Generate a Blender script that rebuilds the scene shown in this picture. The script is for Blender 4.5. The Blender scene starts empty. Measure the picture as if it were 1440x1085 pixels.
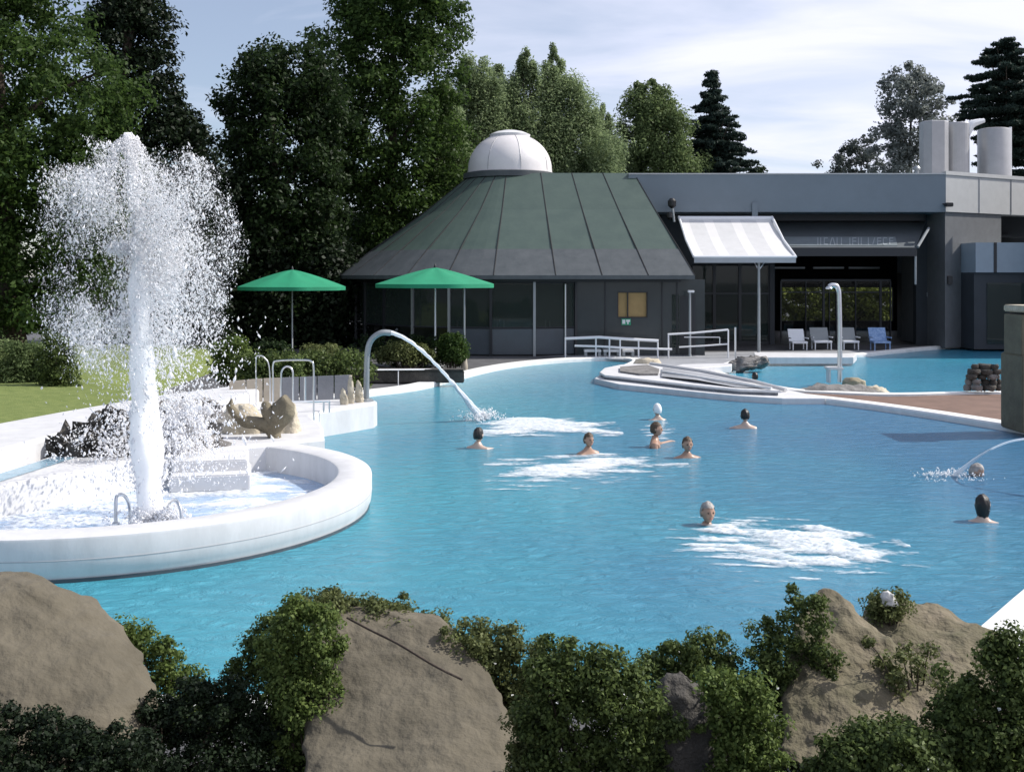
import bpy, bmesh, math, random
import numpy as np
from mathutils import Vector, Matrix, noise, geometry
R = math.radians
F, HZ, CH = 1544.0, 387.0, 3.0            # focal length in photo pixels, horizon row, eye height above the water
SC = bpy.context.scene
COL = SC.collection
rng = np.random.default_rng(7)
random.seed(7)
SUN_AZ = Vector((0.985, 0.17)); SUN_EL = R(43)
SDIR = Vector((SUN_AZ.x*math.cos(SUN_EL), SUN_AZ.y*math.cos(SUN_EL), math.sin(SUN_EL))).normalized()

def W(px, py, d): return Vector(((px-720)*d/F, d, CH-(py-HZ)*d/F))
def G(px, py, z=0.0):
    d = F*(CH-z)/(py-HZ)
    return Vector(((px-720)*d/F, d, z))
def zat(py, d): return CH-(py-HZ)*d/F
def xat(px, d): return (px-720)*d/F

# ------------------------------------------------------------------ materials
MATS = {}
def new_mat(name):
    m = bpy.data.materials.new(name); m.use_nodes = True
    MATS[name] = m
    nt = m.node_tree
    return m, nt, nt.nodes['Principled BSDF'], nt.nodes['Material Output']
def mat(name, col, rough=0.6, metal=0.0, var=0.0, scale=3.0, bump=0.0, bscale=20.0, col2=None, spec=0.5, detail=6.0, stretch=None):
    m, nt, b, out = new_mat(name)
    b.inputs['Roughness'].default_value = rough
    b.inputs['Metallic'].default_value = metal
    b.inputs['Specular IOR Level'].default_value = spec
    tc = nt.nodes.new('ShaderNodeTexCoord'); src = tc.outputs['Object']
    if stretch:
        mp = nt.nodes.new('ShaderNodeMapping'); mp.inputs['Scale'].default_value = stretch
        nt.links.new(src, mp.inputs['Vector']); src = mp.outputs['Vector']
    if var > 0 or col2:
        n = nt.nodes.new('ShaderNodeTexNoise'); n.inputs['Scale'].default_value = scale
        n.inputs['Detail'].default_value = detail; n.inputs['Roughness'].default_value = 0.65
        nt.links.new(src, n.inputs['Vector'])
        r = nt.nodes.new('ShaderNodeValToRGB')
        r.color_ramp.elements[0].position = 0.32; r.color_ramp.elements[1].position = 0.68
        c2 = col2 if col2 else tuple(min(1, c*(1+var)) for c in col)
        c1 = col if col2 else tuple(c*(1-var) for c in col)
        r.color_ramp.elements[0].color = (*c1, 1); r.color_ramp.elements[1].color = (*c2, 1)
        nt.links.new(n.outputs['Fac'], r.inputs['Fac']); nt.links.new(r.outputs['Color'], b.inputs['Base Color'])
    else:
        b.inputs['Base Color'].default_value = (*col, 1)
    if bump > 0:
        n2 = nt.nodes.new('ShaderNodeTexNoise'); n2.inputs['Scale'].default_value = bscale; n2.inputs['Detail'].default_value = 8
        nt.links.new(src, n2.inputs['Vector'])
        bp = nt.nodes.new('ShaderNodeBump'); bp.inputs['Strength'].default_value = bump; bp.inputs['Distance'].default_value = 0.05
        nt.links.new(n2.outputs['Fac'], bp.inputs['Height']); nt.links.new(bp.outputs['Normal'], b.inputs['Normal'])
    return m
def leaf_mat(name, c1, c2, trans=0.35, rough=0.5):
    m, nt, b, out = new_mat(name)
    geo = nt.nodes.new('ShaderNodeNewGeometry')
    n = nt.nodes.new('ShaderNodeTexNoise'); n.inputs['Scale'].default_value = 1.1; n.inputs['Detail'].default_value = 3
    tc = nt.nodes.new('ShaderNodeTexCoord'); nt.links.new(tc.outputs['Object'], n.inputs['Vector'])
    mx = nt.nodes.new('ShaderNodeMath'); mx.operation = 'MULTIPLY_ADD'
    mx.inputs[1].default_value = 0.55; nt.links.new(geo.outputs['Random Per Island'], mx.inputs[0])
    sc = nt.nodes.new('ShaderNodeMath'); sc.operation = 'MULTIPLY'; sc.inputs[1].default_value = 0.55
    nt.links.new(n.outputs['Fac'], sc.inputs[0]); nt.links.new(sc.outputs[0], mx.inputs[2])
    r = nt.nodes.new('ShaderNodeValToRGB'); r.color_ramp.elements[0].position = 0.2; r.color_ramp.elements[1].position = 0.85
    r.color_ramp.elements[0].color = (*c1, 1); r.color_ramp.elements[1].color = (*c2, 1)
    nt.links.new(mx.outputs[0], r.inputs['Fac']); nt.links.new(r.outputs['Color'], b.inputs['Base Color'])
    b.inputs['Roughness'].default_value = rough; b.inputs['Specular IOR Level'].default_value = 0.15
    t = nt.nodes.new('ShaderNodeBsdfTranslucent'); nt.links.new(r.outputs['Color'], t.inputs['Color'])
    ms = nt.nodes.new('ShaderNodeMixShader'); ms.inputs[0].default_value = trans
    nt.links.new(b.outputs[0], ms.inputs[1]); nt.links.new(t.outputs[0], ms.inputs[2]); nt.links.new(ms.outputs[0], out.inputs['Surface'])
    return m
def splash_mat(name, col=(0.97, 0.97, 0.98), trans=0.55):
    m, nt, b, out = new_mat(name)
    b.inputs['Base Color'].default_value = (*col, 1); b.inputs['Roughness'].default_value = 0.25
    t = nt.nodes.new('ShaderNodeBsdfTranslucent'); t.inputs['Color'].default_value = (*col, 1)
    ms = nt.nodes.new('ShaderNodeMixShader'); ms.inputs[0].default_value = trans
    nt.links.new(b.outputs[0], ms.inputs[1]); nt.links.new(t.outputs[0], ms.inputs[2]); nt.links.new(ms.outputs[0], out.inputs['Surface'])
    return m
def glass_mat(name, tint, alpha):
    m, nt, b, out = new_mat(name)
    b.inputs['Base Color'].default_value = (*tint, 1); b.inputs['Roughness'].default_value = 0.03
    b.inputs['IOR'].default_value = 1.5
    t = nt.nodes.new('ShaderNodeBsdfTransparent'); tt = 0.72 if alpha < .7 else 0.95; t.inputs['Color'].default_value = (tt, tt*1.02, tt*1.01, 1)
    ms = nt.nodes.new('ShaderNodeMixShader'); ms.inputs[0].default_value = alpha
    nt.links.new(b.outputs[0], ms.inputs[1]); nt.links.new(t.outputs[0], ms.inputs[2]); nt.links.new(ms.outputs[0], out.inputs['Surface'])
    return m
def water_mat(name, pale_tone, deep, wave=0.35, wscale=1.0):
    m, nt, b, out = new_mat(name)
    tc = nt.nodes.new('ShaderNodeTexCoord')
    n = nt.nodes.new('ShaderNodeTexNoise'); n.inputs['Scale'].default_value = 0.16; n.inputs['Detail'].default_value = 3
    nt.links.new(tc.outputs['Object'], n.inputs['Vector'])
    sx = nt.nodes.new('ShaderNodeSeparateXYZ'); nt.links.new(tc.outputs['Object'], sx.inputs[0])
    # varying reflection put into the water colour: paler left, deep blue right
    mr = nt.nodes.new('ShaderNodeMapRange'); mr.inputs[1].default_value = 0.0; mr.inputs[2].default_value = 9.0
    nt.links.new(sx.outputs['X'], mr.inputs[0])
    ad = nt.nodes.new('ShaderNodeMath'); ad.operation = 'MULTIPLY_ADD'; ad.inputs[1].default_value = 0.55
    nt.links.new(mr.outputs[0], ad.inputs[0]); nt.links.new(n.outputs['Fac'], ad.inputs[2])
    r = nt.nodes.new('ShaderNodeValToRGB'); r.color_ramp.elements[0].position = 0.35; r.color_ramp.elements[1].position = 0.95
    r.color_ramp.elements[0].color = (*pale_tone, 1); r.color_ramp.elements[1].color = (*deep, 1)
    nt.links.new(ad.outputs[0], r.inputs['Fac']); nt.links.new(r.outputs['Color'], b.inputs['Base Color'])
    b.inputs['Roughness'].default_value = 0.12; b.inputs['IOR'].default_value = 1.33
    mp = nt.nodes.new('ShaderNodeMapping'); mp.inputs['Scale'].default_value = (1.3*wscale, 2.5*wscale, 1); mp.inputs['Rotation'].default_value = (0, 0, R(8))
    nt.links.new(tc.outputs['Object'], mp.inputs['Vector'])
    n1 = nt.nodes.new('ShaderNodeTexNoise'); n1.inputs['Scale'].default_value = 2.0; n1.inputs['Detail'].default_value = 7; n1.inputs['Roughness'].default_value = 0.62
    n1.inputs['Distortion'].default_value = 0.6
    nt.links.new(mp.outputs[0], n1.inputs['Vector'])
    bp = nt.nodes.new('ShaderNodeBump'); bp.inputs['Strength'].default_value = wave; bp.inputs['Distance'].default_value = 0.25
    nt.links.new(n1.outputs['Fac'], bp.inputs['Height']); nt.links.new(bp.outputs['Normal'], b.inputs['Normal'])
    return m

mat('wall_seam', (0.42, 0.42, 0.43), 0.7)
mat('white_render', (0.62, 0.62, 0.625), 0.55, var=0.09, scale=3.5, bump=0.03, bscale=30, stretch=(1, 1, .35))
mat('white_kerb', (0.76, 0.76, 0.74), 0.6, var=0.08, scale=4, bump=0.1, bscale=25)
mat('paving', (0.10, 0.10, 0.105), 0.8, var=0.25, scale=1.5, bump=0.15, bscale=14)
mat('island_shade', (0.20, 0.21, 0.23), 0.8, var=0.25, scale=4, bump=0.3, bscale=14)  # bluish grey puts the shade on the island's wall face into its colour
mat('plaza', (0.30, 0.31, 0.33), 0.7, var=0.2, scale=1.2, bump=0.1, bscale=14)
mat('brown_paving', (0.17, 0.105, 0.078), 0.85, var=0.22, scale=1.7, bump=0.25, bscale=30)
mat('lawn', (0.12, 0.165, 0.035), 0.9, col2=(0.20, 0.24, 0.065), scale=5, bump=0.6, bscale=60)
mat('soil', (0.05, 0.04, 0.027), 0.95, var=0.4, scale=4, bump=0.5, bscale=25)
mat('roof_green', (0.05, 0.078, 0.066), 0.5, col2=(0.066, 0.098, 0.08), scale=1.4, bump=0.05, bscale=9)
mat('roof_lead', (0.055, 0.065, 0.07), 0.55, col2=(0.085, 0.095, 0.1), scale=2.2, bump=0.05, bscale=9)
mat('dome', (0.70, 0.67, 0.66), 0.4, var=0.05, scale=2)
mat('corner_render', (0.15, 0.155, 0.16), 0.7, var=0.1)
mat('fascia', (0.165, 0.20, 0.23), 0.55, var=0.06, scale=0.8)
mat('bay_blue', (0.27, 0.32, 0.37), 0.4, var=0.05)
mat('fascia_trim', (0.50, 0.50, 0.49), 0.5, var=0.05)
mat('wall_slate', (0.036, 0.041, 0.048), 0.7, var=0.12, scale=1.2, bump=0.05)
mat('dark_frame', (0.018, 0.02, 0.024), 0.45)
mat('wall_panel', (0.038, 0.047, 0.05), 0.16, var=0.15, scale=.8)
mat('interior_reflection', (0.05, 0.062, 0.048), 0.9, var=0.5, scale=1.2, stretch=(1.5, 1.5, .3))  # green reflections of the pavilion glass painted on to its back wall
mat('interior', (0.02, 0.021, 0.022), 0.9, var=0.2)
mat('interior_floor', (0.05, 0.05, 0.05), 0.5, var=0.2)
mat('blind', (0.42, 0.29, 0.13), 0.8, var=0.1, scale=3)
mat('spandrel', (0.07, 0.085, 0.10), 0.25, var=0.1, scale=1.5)  # on the lower panels, grey-blue paints in reflected pool and sky
mat('steel', (0.62, 0.64, 0.66), 0.28, metal=0.9, var=0.05, scale=8)
mat('grey_metal', (0.30, 0.32, 0.33), 0.42, metal=0.5, var=0.08, scale=3)
mat('duct_metal', (0.38, 0.38, 0.385), 0.4, metal=0.35, var=0.07, scale=2)
mat('white_metal', (0.75, 0.76, 0.78), 0.4)
mat('green_canvas', (0.012, 0.24, 0.12), 0.75, var=0.08, scale=3)
mat('white_canvas', (0.66, 0.65, 0.64), 0.8, var=0.03)
mat('grey_canvas', (0.56, 0.56, 0.56), 0.8, var=0.05)
mat('valance', (0.36, 0.38, 0.40), 0.8, var=0.05)
mat('slate_canvas', (0.09, 0.105, 0.115), 0.75, var=0.1, scale=1.5)
mat('sign_face', (0.17, 0.20, 0.215), 0.5, var=0.1, scale=3)
mat('sign_mark', (0.34, 0.38, 0.40), 0.5)
mat('rock_tan', (0.085, 0.074, 0.052), 0.95, col2=(0.15, 0.130, 0.093), scale=2.6, detail=12, bump=0.55, bscale=14)
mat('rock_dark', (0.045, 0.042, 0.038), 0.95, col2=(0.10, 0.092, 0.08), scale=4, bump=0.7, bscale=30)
mat('rock_grey', (0.11, 0.105, 0.10), 0.9, col2=(0.26, 0.25, 0.24), scale=5, bump=0.6, bscale=20)
mat('stone_pale', (0.40, 0.35, 0.26), 0.9, col2=(0.60, 0.54, 0.43), scale=5, bump=0.5, bscale=18)
mat('stone_boulder', (0.22, 0.185, 0.12), 0.9, col2=(0.38, 0.34, 0.25), scale=3.5, bump=0.5, bscale=16)
mat('rock_fork', (0.13, 0.11, 0.075), 0.9, col2=(0.22, 0.19, 0.13), scale=4, bump=0.5, bscale=14)
mat('rock_mossy', (0.095, 0.088, 0.048), 0.95, col2=(0.20, 0.165, 0.115), scale=2.6, detail=12, bump=0.8, bscale=16)
mat('tan_panel', (0.36, 0.32, 0.26), 0.8, var=0.12, scale=2, bump=0.1)
mat('grey_panel', (0.17, 0.18, 0.20), 0.7, var=0.12, scale=2, bump=0.1)
mat('pillar_stone', (0.11, 0.095, 0.065), 0.9, col2=(0.17, 0.15, 0.10), scale=2.5, bump=0.3, bscale=12)
mat('bark', (0.06, 0.045, 0.033), 0.95, var=0.3, scale=8, bump=0.6, bscale=20)
mat('skin', (0.38, 0.235, 0.165), 0.35, var=0.05, scale=6)
mat('skin_pale', (0.54, 0.40, 0.32), 0.3, var=0.05, scale=6)
mat('hair_dark', (0.012, 0.010, 0.009), 0.5)
mat('hair_brown', (0.07, 0.045, 0.025), 0.6, var=0.3, scale=20)
mat('hair_grey', (0.30, 0.28, 0.26), 0.6, var=0.3, scale=20)
mat('cap_white', (0.8, 0.8, 0.8), 0.5)
mat('eye', (0.02, 0.015, 0.012), 0.2)
mat('lip', (0.36, 0.13, 0.11), 0.4)
mat('blue_cloth', (0.10, 0.20, 0.42), 0.8, col2=(0.35, 0.48, 0.68), scale=9)
mat('chair_white', (0.78, 0.80, 0.83), 0.5)
mat('chair_grey', (0.26, 0.28, 0.29), 0.6)
mat('exit_green', (0.02, 0.30, 0.16), 0.5)
mat('black_plastic', (0.01, 0.01, 0.011), 0.4)
mat('stone_white', (0.55, 0.55, 0.53), 0.8, var=0.2, scale=20)
mat('flower', (0.85, 0.85, 0.80), 0.7)
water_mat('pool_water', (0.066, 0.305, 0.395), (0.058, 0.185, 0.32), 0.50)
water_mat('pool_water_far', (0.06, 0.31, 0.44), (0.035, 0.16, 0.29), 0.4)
water_mat('basin_water', (0.42, 0.55, 0.72), (0.30, 0.45, 0.66), 0.3, 1.6)
water_mat('channel_water', (0.30, 0.46, 0.56), (0.22, 0.38, 0.5), 0.15, 1.5)
splash_mat('splash', trans=.5)
m_, nt_, b_, o_ = new_mat('jet_water'); b_.inputs['Base Color'].default_value = (.98, .98, .985, 1); b_.inputs['Roughness'].default_value = .5; b_.inputs['Subsurface Weight'].default_value = 1.0; b_.inputs['Subsurface Radius'].default_value = (1, 1, 1); b_.inputs['Subsurface Scale'].default_value = .25; b_.inputs['Specular IOR Level'].default_value = .2
 
def foam_mat(name):
    m, nt, b, out = new_mat(name)
    b.inputs['Base Color'].default_value = (.9, .93, .95, 1); b.inputs['Roughness'].default_value = .6
    at = nt.nodes.new('ShaderNodeAttribute'); at.attribute_name = 'cover'
    tc = nt.nodes.new('ShaderNodeTexCoord'); mp = nt.nodes.new('ShaderNodeMapping'); mp.inputs['Scale'].default_value = (8, 18, 8); nt.links.new(tc.outputs['Object'], mp.inputs['Vector'])
    n = nt.nodes.new('ShaderNodeTexNoise'); n.inputs['Scale'].default_value = 1.0; n.inputs['Detail'].default_value = 6; n.inputs['Roughness'].default_value = .7; n.inputs['Distortion'].default_value = .8
    nt.links.new(mp.outputs[0], n.inputs['Vector'])
    ad = nt.nodes.new('ShaderNodeMath'); ad.operation = 'ADD'; nt.links.new(at.outputs['Fac'], ad.inputs[0]); nt.links.new(n.outputs['Fac'], ad.inputs[1])
    r = nt.nodes.new('ShaderNodeMapRange'); r.inputs[1].default_value = .50; r.inputs[2].default_value = 1.0; r.inputs[4].default_value = .95; nt.links.new(ad.outputs[0], r.inputs[0])
    t = nt.nodes.new('ShaderNodeBsdfTransparent'); ms = nt.nodes.new('ShaderNodeMixShader')
    nt.links.new(r.outputs[0], ms.inputs[0]); nt.links.new(t.outputs[0], ms.inputs[1]); nt.links.new(b.outputs[0], ms.inputs[2]); nt.links.new(ms.outputs[0], out.inputs['Surface'])
foam_mat('foam'); splash_mat('stream', (0.88, 0.91, 0.94), 0.5)
glass_mat('glass_dark', (0.045, 0.062, 0.055), 0.5)  # greenish base colour carries painted reflections in the panes
glass_mat('glass_clear', (0.02, 0.022, 0.024), 0.82)
leaf_mat('leaf_dark', (0.012, 0.022, 0.010), (0.035, 0.062, 0.018))
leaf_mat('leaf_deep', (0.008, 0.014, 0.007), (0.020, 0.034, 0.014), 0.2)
leaf_mat('leaf_mid', (0.022, 0.048, 0.014), (0.085, 0.14, 0.034), 0.5)
leaf_mat('leaf_garden', (0.17, 0.22, 0.05), (0.40, 0.45, 0.12), 0.6)
leaf_mat('leaf_willow', (0.115, 0.165, 0.085), (0.33, 0.41, 0.21), 0.6)
leaf_mat('leaf_lime', (0.075, 0.115, 0.045), (0.22, 0.285, 0.12), 0.5)
leaf_mat('leaf_pine', (0.022, 0.038, 0.032), (0.05, 0.078, 0.06), 0.3)
leaf_mat('leaf_pale', (0.10, 0.13, 0.10), (0.24, 0.28, 0.22), 0.4)
leaf_mat('leaf_grey', (0.05, 0.065, 0.06), (0.13, 0.15, 0.13), 0.3)
leaf_mat('leaf_haze', (0.13, 0.15, 0.14), (0.28, 0.31, 0.28), 0.4)
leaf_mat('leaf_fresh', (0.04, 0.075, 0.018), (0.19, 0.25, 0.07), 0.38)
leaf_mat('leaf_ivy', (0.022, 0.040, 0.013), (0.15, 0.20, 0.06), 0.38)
leaf_mat('leaf_olive', (0.045, 0.062, 0.02), (0.20, 0.225, 0.085), 0.35)

# ------------------------------------------------------------------ objects
ORG = {}
def meta(o, label, cat, group=None, kind=None):
    if label: o['label'] = label
    if cat: o['category'] = cat
    if group: o['group'] = group
    if kind: o['kind'] = kind
def thing(name, label, cat, loc, group=None):
    o = bpy.data.objects.new(name, None); COL.objects.link(o)
    o.location = loc; o.empty_display_size = 0.2
    ORG[o.name] = Vector(loc); meta(o, label, cat, group)
    return o
def place(me, name, V, m, parent, smooth):
    if parent is not None: off = ORG[parent.name]
    else:
        a = np.asarray(V); lo = a.min(0); hi = a.max(0)
        off = Vector(((lo[0]+hi[0])/2, (lo[1]+hi[1])/2, lo[2]))
    me.transform(Matrix.Translation(-off))
    for k in (m if isinstance(m, (list, tuple)) else [m]): me.materials.append(MATS[k])
    if smooth: me.polygons.foreach_set('use_smooth', [True]*len(me.polygons))
    o = bpy.data.objects.new(name, me); COL.objects.link(o)
    if parent is not None: o.parent = parent
    else: o.location = off
    ORG[o.name] = off.copy()
    return o
def build_np(name, V, Q, m, parent=None, smooth=False):
    V = np.asarray(V, np.float32); Q = np.asarray(Q, np.int32); k = Q.shape[1]
    me = bpy.data.meshes.new(name)
    me.vertices.add(len(V)); me.vertices.foreach_set('co', V.ravel())
    me.loops.add(Q.size); me.loops.foreach_set('vertex_index', Q.ravel())
    me.polygons.add(len(Q)); me.polygons.foreach_set('loop_start', np.arange(0, Q.size, k, dtype=np.int32))
    me.update(calc_edges=True)
    return place(me, name, V, m, parent, smooth)

class MB:
    def __init__(s): s.v = []; s.f = []; s.mi = []; s.cur = 0
    def add(s, vs, fs):
        n = len(s.v); s.v += [tuple(p) for p in vs]
        s.f += [tuple(i+n for i in f) for f in fs]; s.mi += [s.cur]*len(fs); return s
    def box(s, x0, x1, y0, y1, z0, z1, rz=0.0, c=None):
        P = [Vector((x, y, z)) for z in (z0, z1) for x, y in ((x0, y0), (x1, y0), (x1, y1), (x0, y1))]
        if rz:
            c = Vector(c) if c else Vector(((x0+x1)/2, (y0+y1)/2, 0)); M = Matrix.Rotation(rz, 3, 'Z')
            P = [M @ (p-c) + c for p in P]
        return s.add(P, [(3, 2, 1, 0), (4, 5, 6, 7), (0, 1, 5, 4), (1, 2, 6, 5), (2, 3, 7, 6), (3, 0, 4, 7)])
    def prism(s, poly, z0, z1, bevel=0.0):
        poly = ccw(poly); n = len(poly)
        if bevel > 0:
            inn = offset(poly, -bevel)
            rings = [(poly, z0), (poly, z1-bevel), (offset(poly, -bevel*0.3), z1-bevel*0.3), (inn, z1)]
        else: rings = [(poly, z0), (poly, z1)]
        V = [(p[0], p[1], z) for pl, z in rings for p in pl]; Fc = []
        for r in range(len(rings)-1):
            for i in range(n):
                j = (i+1) % n; Fc.append((r*n+i, r*n+j, (r+1)*n+j, (r+1)*n+i))
        top = [Vector((p[0], p[1], 0)) for p in rings[-1][0]]; b = (len(rings)-1)*n
        for t in geometry.tessellate_polygon([top]):
            a, c, d = [top[i] for i in t]
            t = t if (c-a).cross(d-a).z > 0 else t[::-1]
            Fc.append(tuple(b+i for i in t)); Fc.append(tuple(t[::-1]))
        return s.add(V, Fc)
    def tube(s, pts, r, n=10, cap=True):
        pts = [Vector(p) for p in pts]; k = len(pts)
        rs = list(r) if isinstance(r, (list, tuple, np.ndarray)) else [r]*k
        up = Vector((0, 0, 1)); V = []; prev = None
        for i, p in enumerate(pts):
            t = (pts[min(i+1, k-1)]-pts[max(i-1, 0)]).normalized()
            if prev is None:
                a = up if abs(t.z) < 0.9 else Vector((1, 0, 0)); u = t.cross(a).normalized()
            else: u = (prev - t*prev.dot(t)).normalized()
            prev = u; w = t.cross(u)
            for q in range(n):
                an = 2*math.pi*q/n; V.append(p+(u*math.cos(an)+w*math.sin(an))*rs[i])
        Fc = [(i*n+q, i*n+(q+1) % n, (i+1)*n+(q+1) % n, (i+1)*n+q) for i in range(k-1) for q in range(n)]
        if cap: Fc += [tuple(range(n))[::-1], tuple((k-1)*n+q for q in range(n))]
        return s.add(V, Fc)
    def lathe(s, prof, c, n=24, cap=True):
        V = [(c[0]+r*math.cos(2*math.pi*q/n), c[1]+r*math.sin(2*math.pi*q/n), c[2]+z) for r, z in prof for q in range(n)]
        k = len(prof)
        Fc = [(i*n+q, i*n+(q+1) % n, (i+1)*n+(q+1) % n, (i+1)*n+q) for i in range(k-1) for q in range(n)]
        if cap: Fc += [tuple(range(n))[::-1], tuple((k-1)*n+q for q in range(n))]
        return s.add(V, Fc)
    def quad(s, a, b, c, d): return s.add([a, b, c, d], [(0, 1, 2, 3)])
    def slab(s, a, b, c, d, t):     # thick panel from 4 corners
        a, b, c, d = map(Vector, (a, b, c, d)); n = (b-a).cross(d-a).normalized()*t
        return s.add([a, b, c, d, a-n, b-n, c-n, d-n], [(0, 1, 2, 3), (7, 6, 5, 4), (4, 5, 1, 0), (5, 6, 2, 1), (6, 7, 3, 2), (7, 4, 0, 3)])
    def build(s, name, m, parent=None, smooth=False, bevel=0.0):
        me = bpy.data.meshes.new(name); me.from_pydata(s.v, [], s.f); 
        o = place(me, name, s.v, m, parent, smooth)
        me.polygons.foreach_set('material_index', s.mi)
        if bevel:
            bm = bmesh.new(); bm.from_mesh(me); bmesh.ops.remove_doubles(bm, verts=bm.verts, dist=1e-4)
            bmesh.ops.bevel(bm, geom=[e for e in bm.edges if len(e.link_faces) == 2 and e.calc_face_angle(0) > 0.6], offset=bevel, segments=2, affect='EDGES', clamp_overlap=True)
            bm.to_mesh(me); bm.free()
        if smooth and hasattr(me, 'set_sharp_from_angle'): me.set_sharp_from_angle(angle=R(38))
        return o
def area(p): return 0.5*sum(p[i][0]*p[(i+1) % len(p)][1]-p[(i+1) % len(p)][0]*p[i][1] for i in range(len(p)))
def ccw(p):
    p = [Vector((q[0], q[1])) for q in p]
    return p if area(p) > 0 else p[::-1]
def offset(p, d):     # ccw polygon, positive = outward
    out = []; n = len(p)
    for i in range(n):
        a, b, c = p[i-1], p[i], p[(i+1) % n]
        t1 = (b-a).normalized(); t2 = (c-b).normalized()
        n1 = Vector((t1.y, -t1.x)); n2 = Vector((t2.y, -t2.x)); m = (n1+n2)
        m = m.normalized() if m.length > 1e-6 else n1
        out.append(b+m*d/max(0.45, m.dot(n1)))
    return out
def chaikin(p, it=2):
    p = [Vector((q[0], q[1])) for q in p]
    for _ in range(it):
        q = []
        for i in range(len(p)):
            a, b = p[i], p[(i+1) % len(p)]; q += [a*0.75+b*0.25, a*0.25+b*0.75]
        p = q
    return p
def spline(pts, n=8):
    pts = [Vector(p) for p in pts]; out = []
    for i in range(len(pts)-1):
        p0, p1, p2, p3 = pts[max(i-1, 0)], pts[i], pts[i+1], pts[min(i+2, len(pts)-1)]
        for k in range(n):
            t = k/n
            out.append(0.5*((2*p1)+(p2-p0)*t+(2*p0-5*p1+4*p2-p3)*t*t+(3*p1-p0-3*p2+p3)*t**3))
    out.append(pts[-1]); return out
def fbm(p, o=4): return noise.fractal(Vector(p), 1.0, 2.0, o)

# ------------------------------------------------------------------ camera, light, sky
cam = bpy.data.cameras.new('camera'); co = bpy.data.objects.new('camera', cam); COL.objects.link(co)
co.location = (0, 0, CH); co.rotation_euler = (R(90), 0, 0)
cam.sensor_width = 36; cam.lens = F/1440*36; cam.shift_y = -(542.5-HZ)/1440; cam.clip_end = 3000; cam.clip_start = 0.05
SC.camera = co
sl = bpy.data.lights.new('sun', 'SUN'); so = bpy.data.objects.new('sun', sl); COL.objects.link(so)
sl.energy = 4.6; sl.angle = R(0.5); sl.color = (1.0, 0.955, 0.89)
so.rotation_euler = SDIR.to_track_quat('Z', 'Y').to_euler(); so.location = (20, 0, 30)
wd = bpy.data.worlds.new('World'); SC.world = wd; wd.use_nodes = True
nt = wd.node_tree; bg = nt.nodes['Background']
sky = nt.nodes.new('ShaderNodeTexSky'); sky.sky_type = 'NISHITA'; sky.sun_disc = False
sky.sun_elevation = SUN_EL; sky.sun_rotation = math.atan2(SUN_AZ.x, SUN_AZ.y); sky.air_density = 1.0; sky.dust_density = 0.3; sky.ozone_density = 3.0
tc = nt.nodes.new('ShaderNodeTexCoord'); sx = nt.nodes.new('ShaderNodeSeparateXYZ'); nt.links.new(tc.outputs['Generated'], sx.inputs[0])
def wmath(op, a=None, b=None):
    n = nt.nodes.new('ShaderNodeMath'); n.operation = op
    for k, v in enumerate((a, b)):
        if v is None: continue
        if isinstance(v, (int, float)): n.inputs[k].default_value = v
        else: nt.links.new(v, n.inputs[k])
    return n.outputs[0]
zc = wmath('ADD', wmath('MAXIMUM', sx.outputs['Z'], 0.0), 0.16)
cb = nt.nodes.new('ShaderNodeCombineXYZ'); nt.links.new(wmath('DIVIDE', sx.outputs['X'], zc), cb.inputs[0]); nt.links.new(wmath('DIVIDE', sx.outputs['Y'], zc), cb.inputs[1])
mp = nt.nodes.new('ShaderNodeMapping'); mp.inputs['Rotation'].default_value = (0, 0, R(-14)); mp.inputs['Scale'].default_value = (0.75, 1.5, 1); mp.inputs['Location'].default_value = (3.1, 1.7, 0)
nt.links.new(cb.outputs[0], mp.inputs['Vector'])
cn = nt.nodes.new('ShaderNodeTexNoise'); cn.inputs['Scale'].default_value = 1.25; cn.inputs['Detail'].default_value = 9; cn.inputs['Roughness'].default_value = 0.52; cn.inputs['Distortion'].default_value = 0.5
nt.links.new(mp.outputs[0], cn.inputs['Vector'])
# more cloud towards the sun's side of the sky
fx = wmath('MULTIPLY_ADD', sx.outputs['X'], 0.42); nt.nodes[-1].inputs[2].default_value = 0.0
cl = wmath('ADD', cn.outputs['Fac'], fx)
rp = nt.nodes.new('ShaderNodeValToRGB'); rp.color_ramp.elements[0].position = 0.36; rp.color_ramp.elements[1].position = 0.74
rp.color_ramp.elements[0].color = (0.24, 0.24, 0.24, 1); rp.color_ramp.elements[1].color = (1, 1, 1, 1)
nt.links.new(cl, rp.inputs['Fac'])
mxr = nt.nodes.new('ShaderNodeMix'); mxr.data_type = 'RGBA'
nt.links.new(rp.outputs['Color'], mxr.inputs[0]); nt.links.new(sky.outputs[0], mxr.inputs[6]); mxr.inputs[7].default_value = (8.6, 8.8, 10.4, 1)
nt.links.new(mxr.outputs[2], bg.inputs['Color']); bg.inputs['Strength'].default_value = 0.1
SC.view_settings.view_transform = 'Standard'; SC.view_settings.look = 'None'; SC.view_settings.exposure = 0.18; SC.view_settings.gamma = 1.0
SC.cycles.max_bounces = 10; SC.cycles.diffuse_bounces = 6; SC.cycles.transmission_bounces = 8; SC.cycles.transparent_max_bounces = 12; SC.cycles.use_denoising = True

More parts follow.
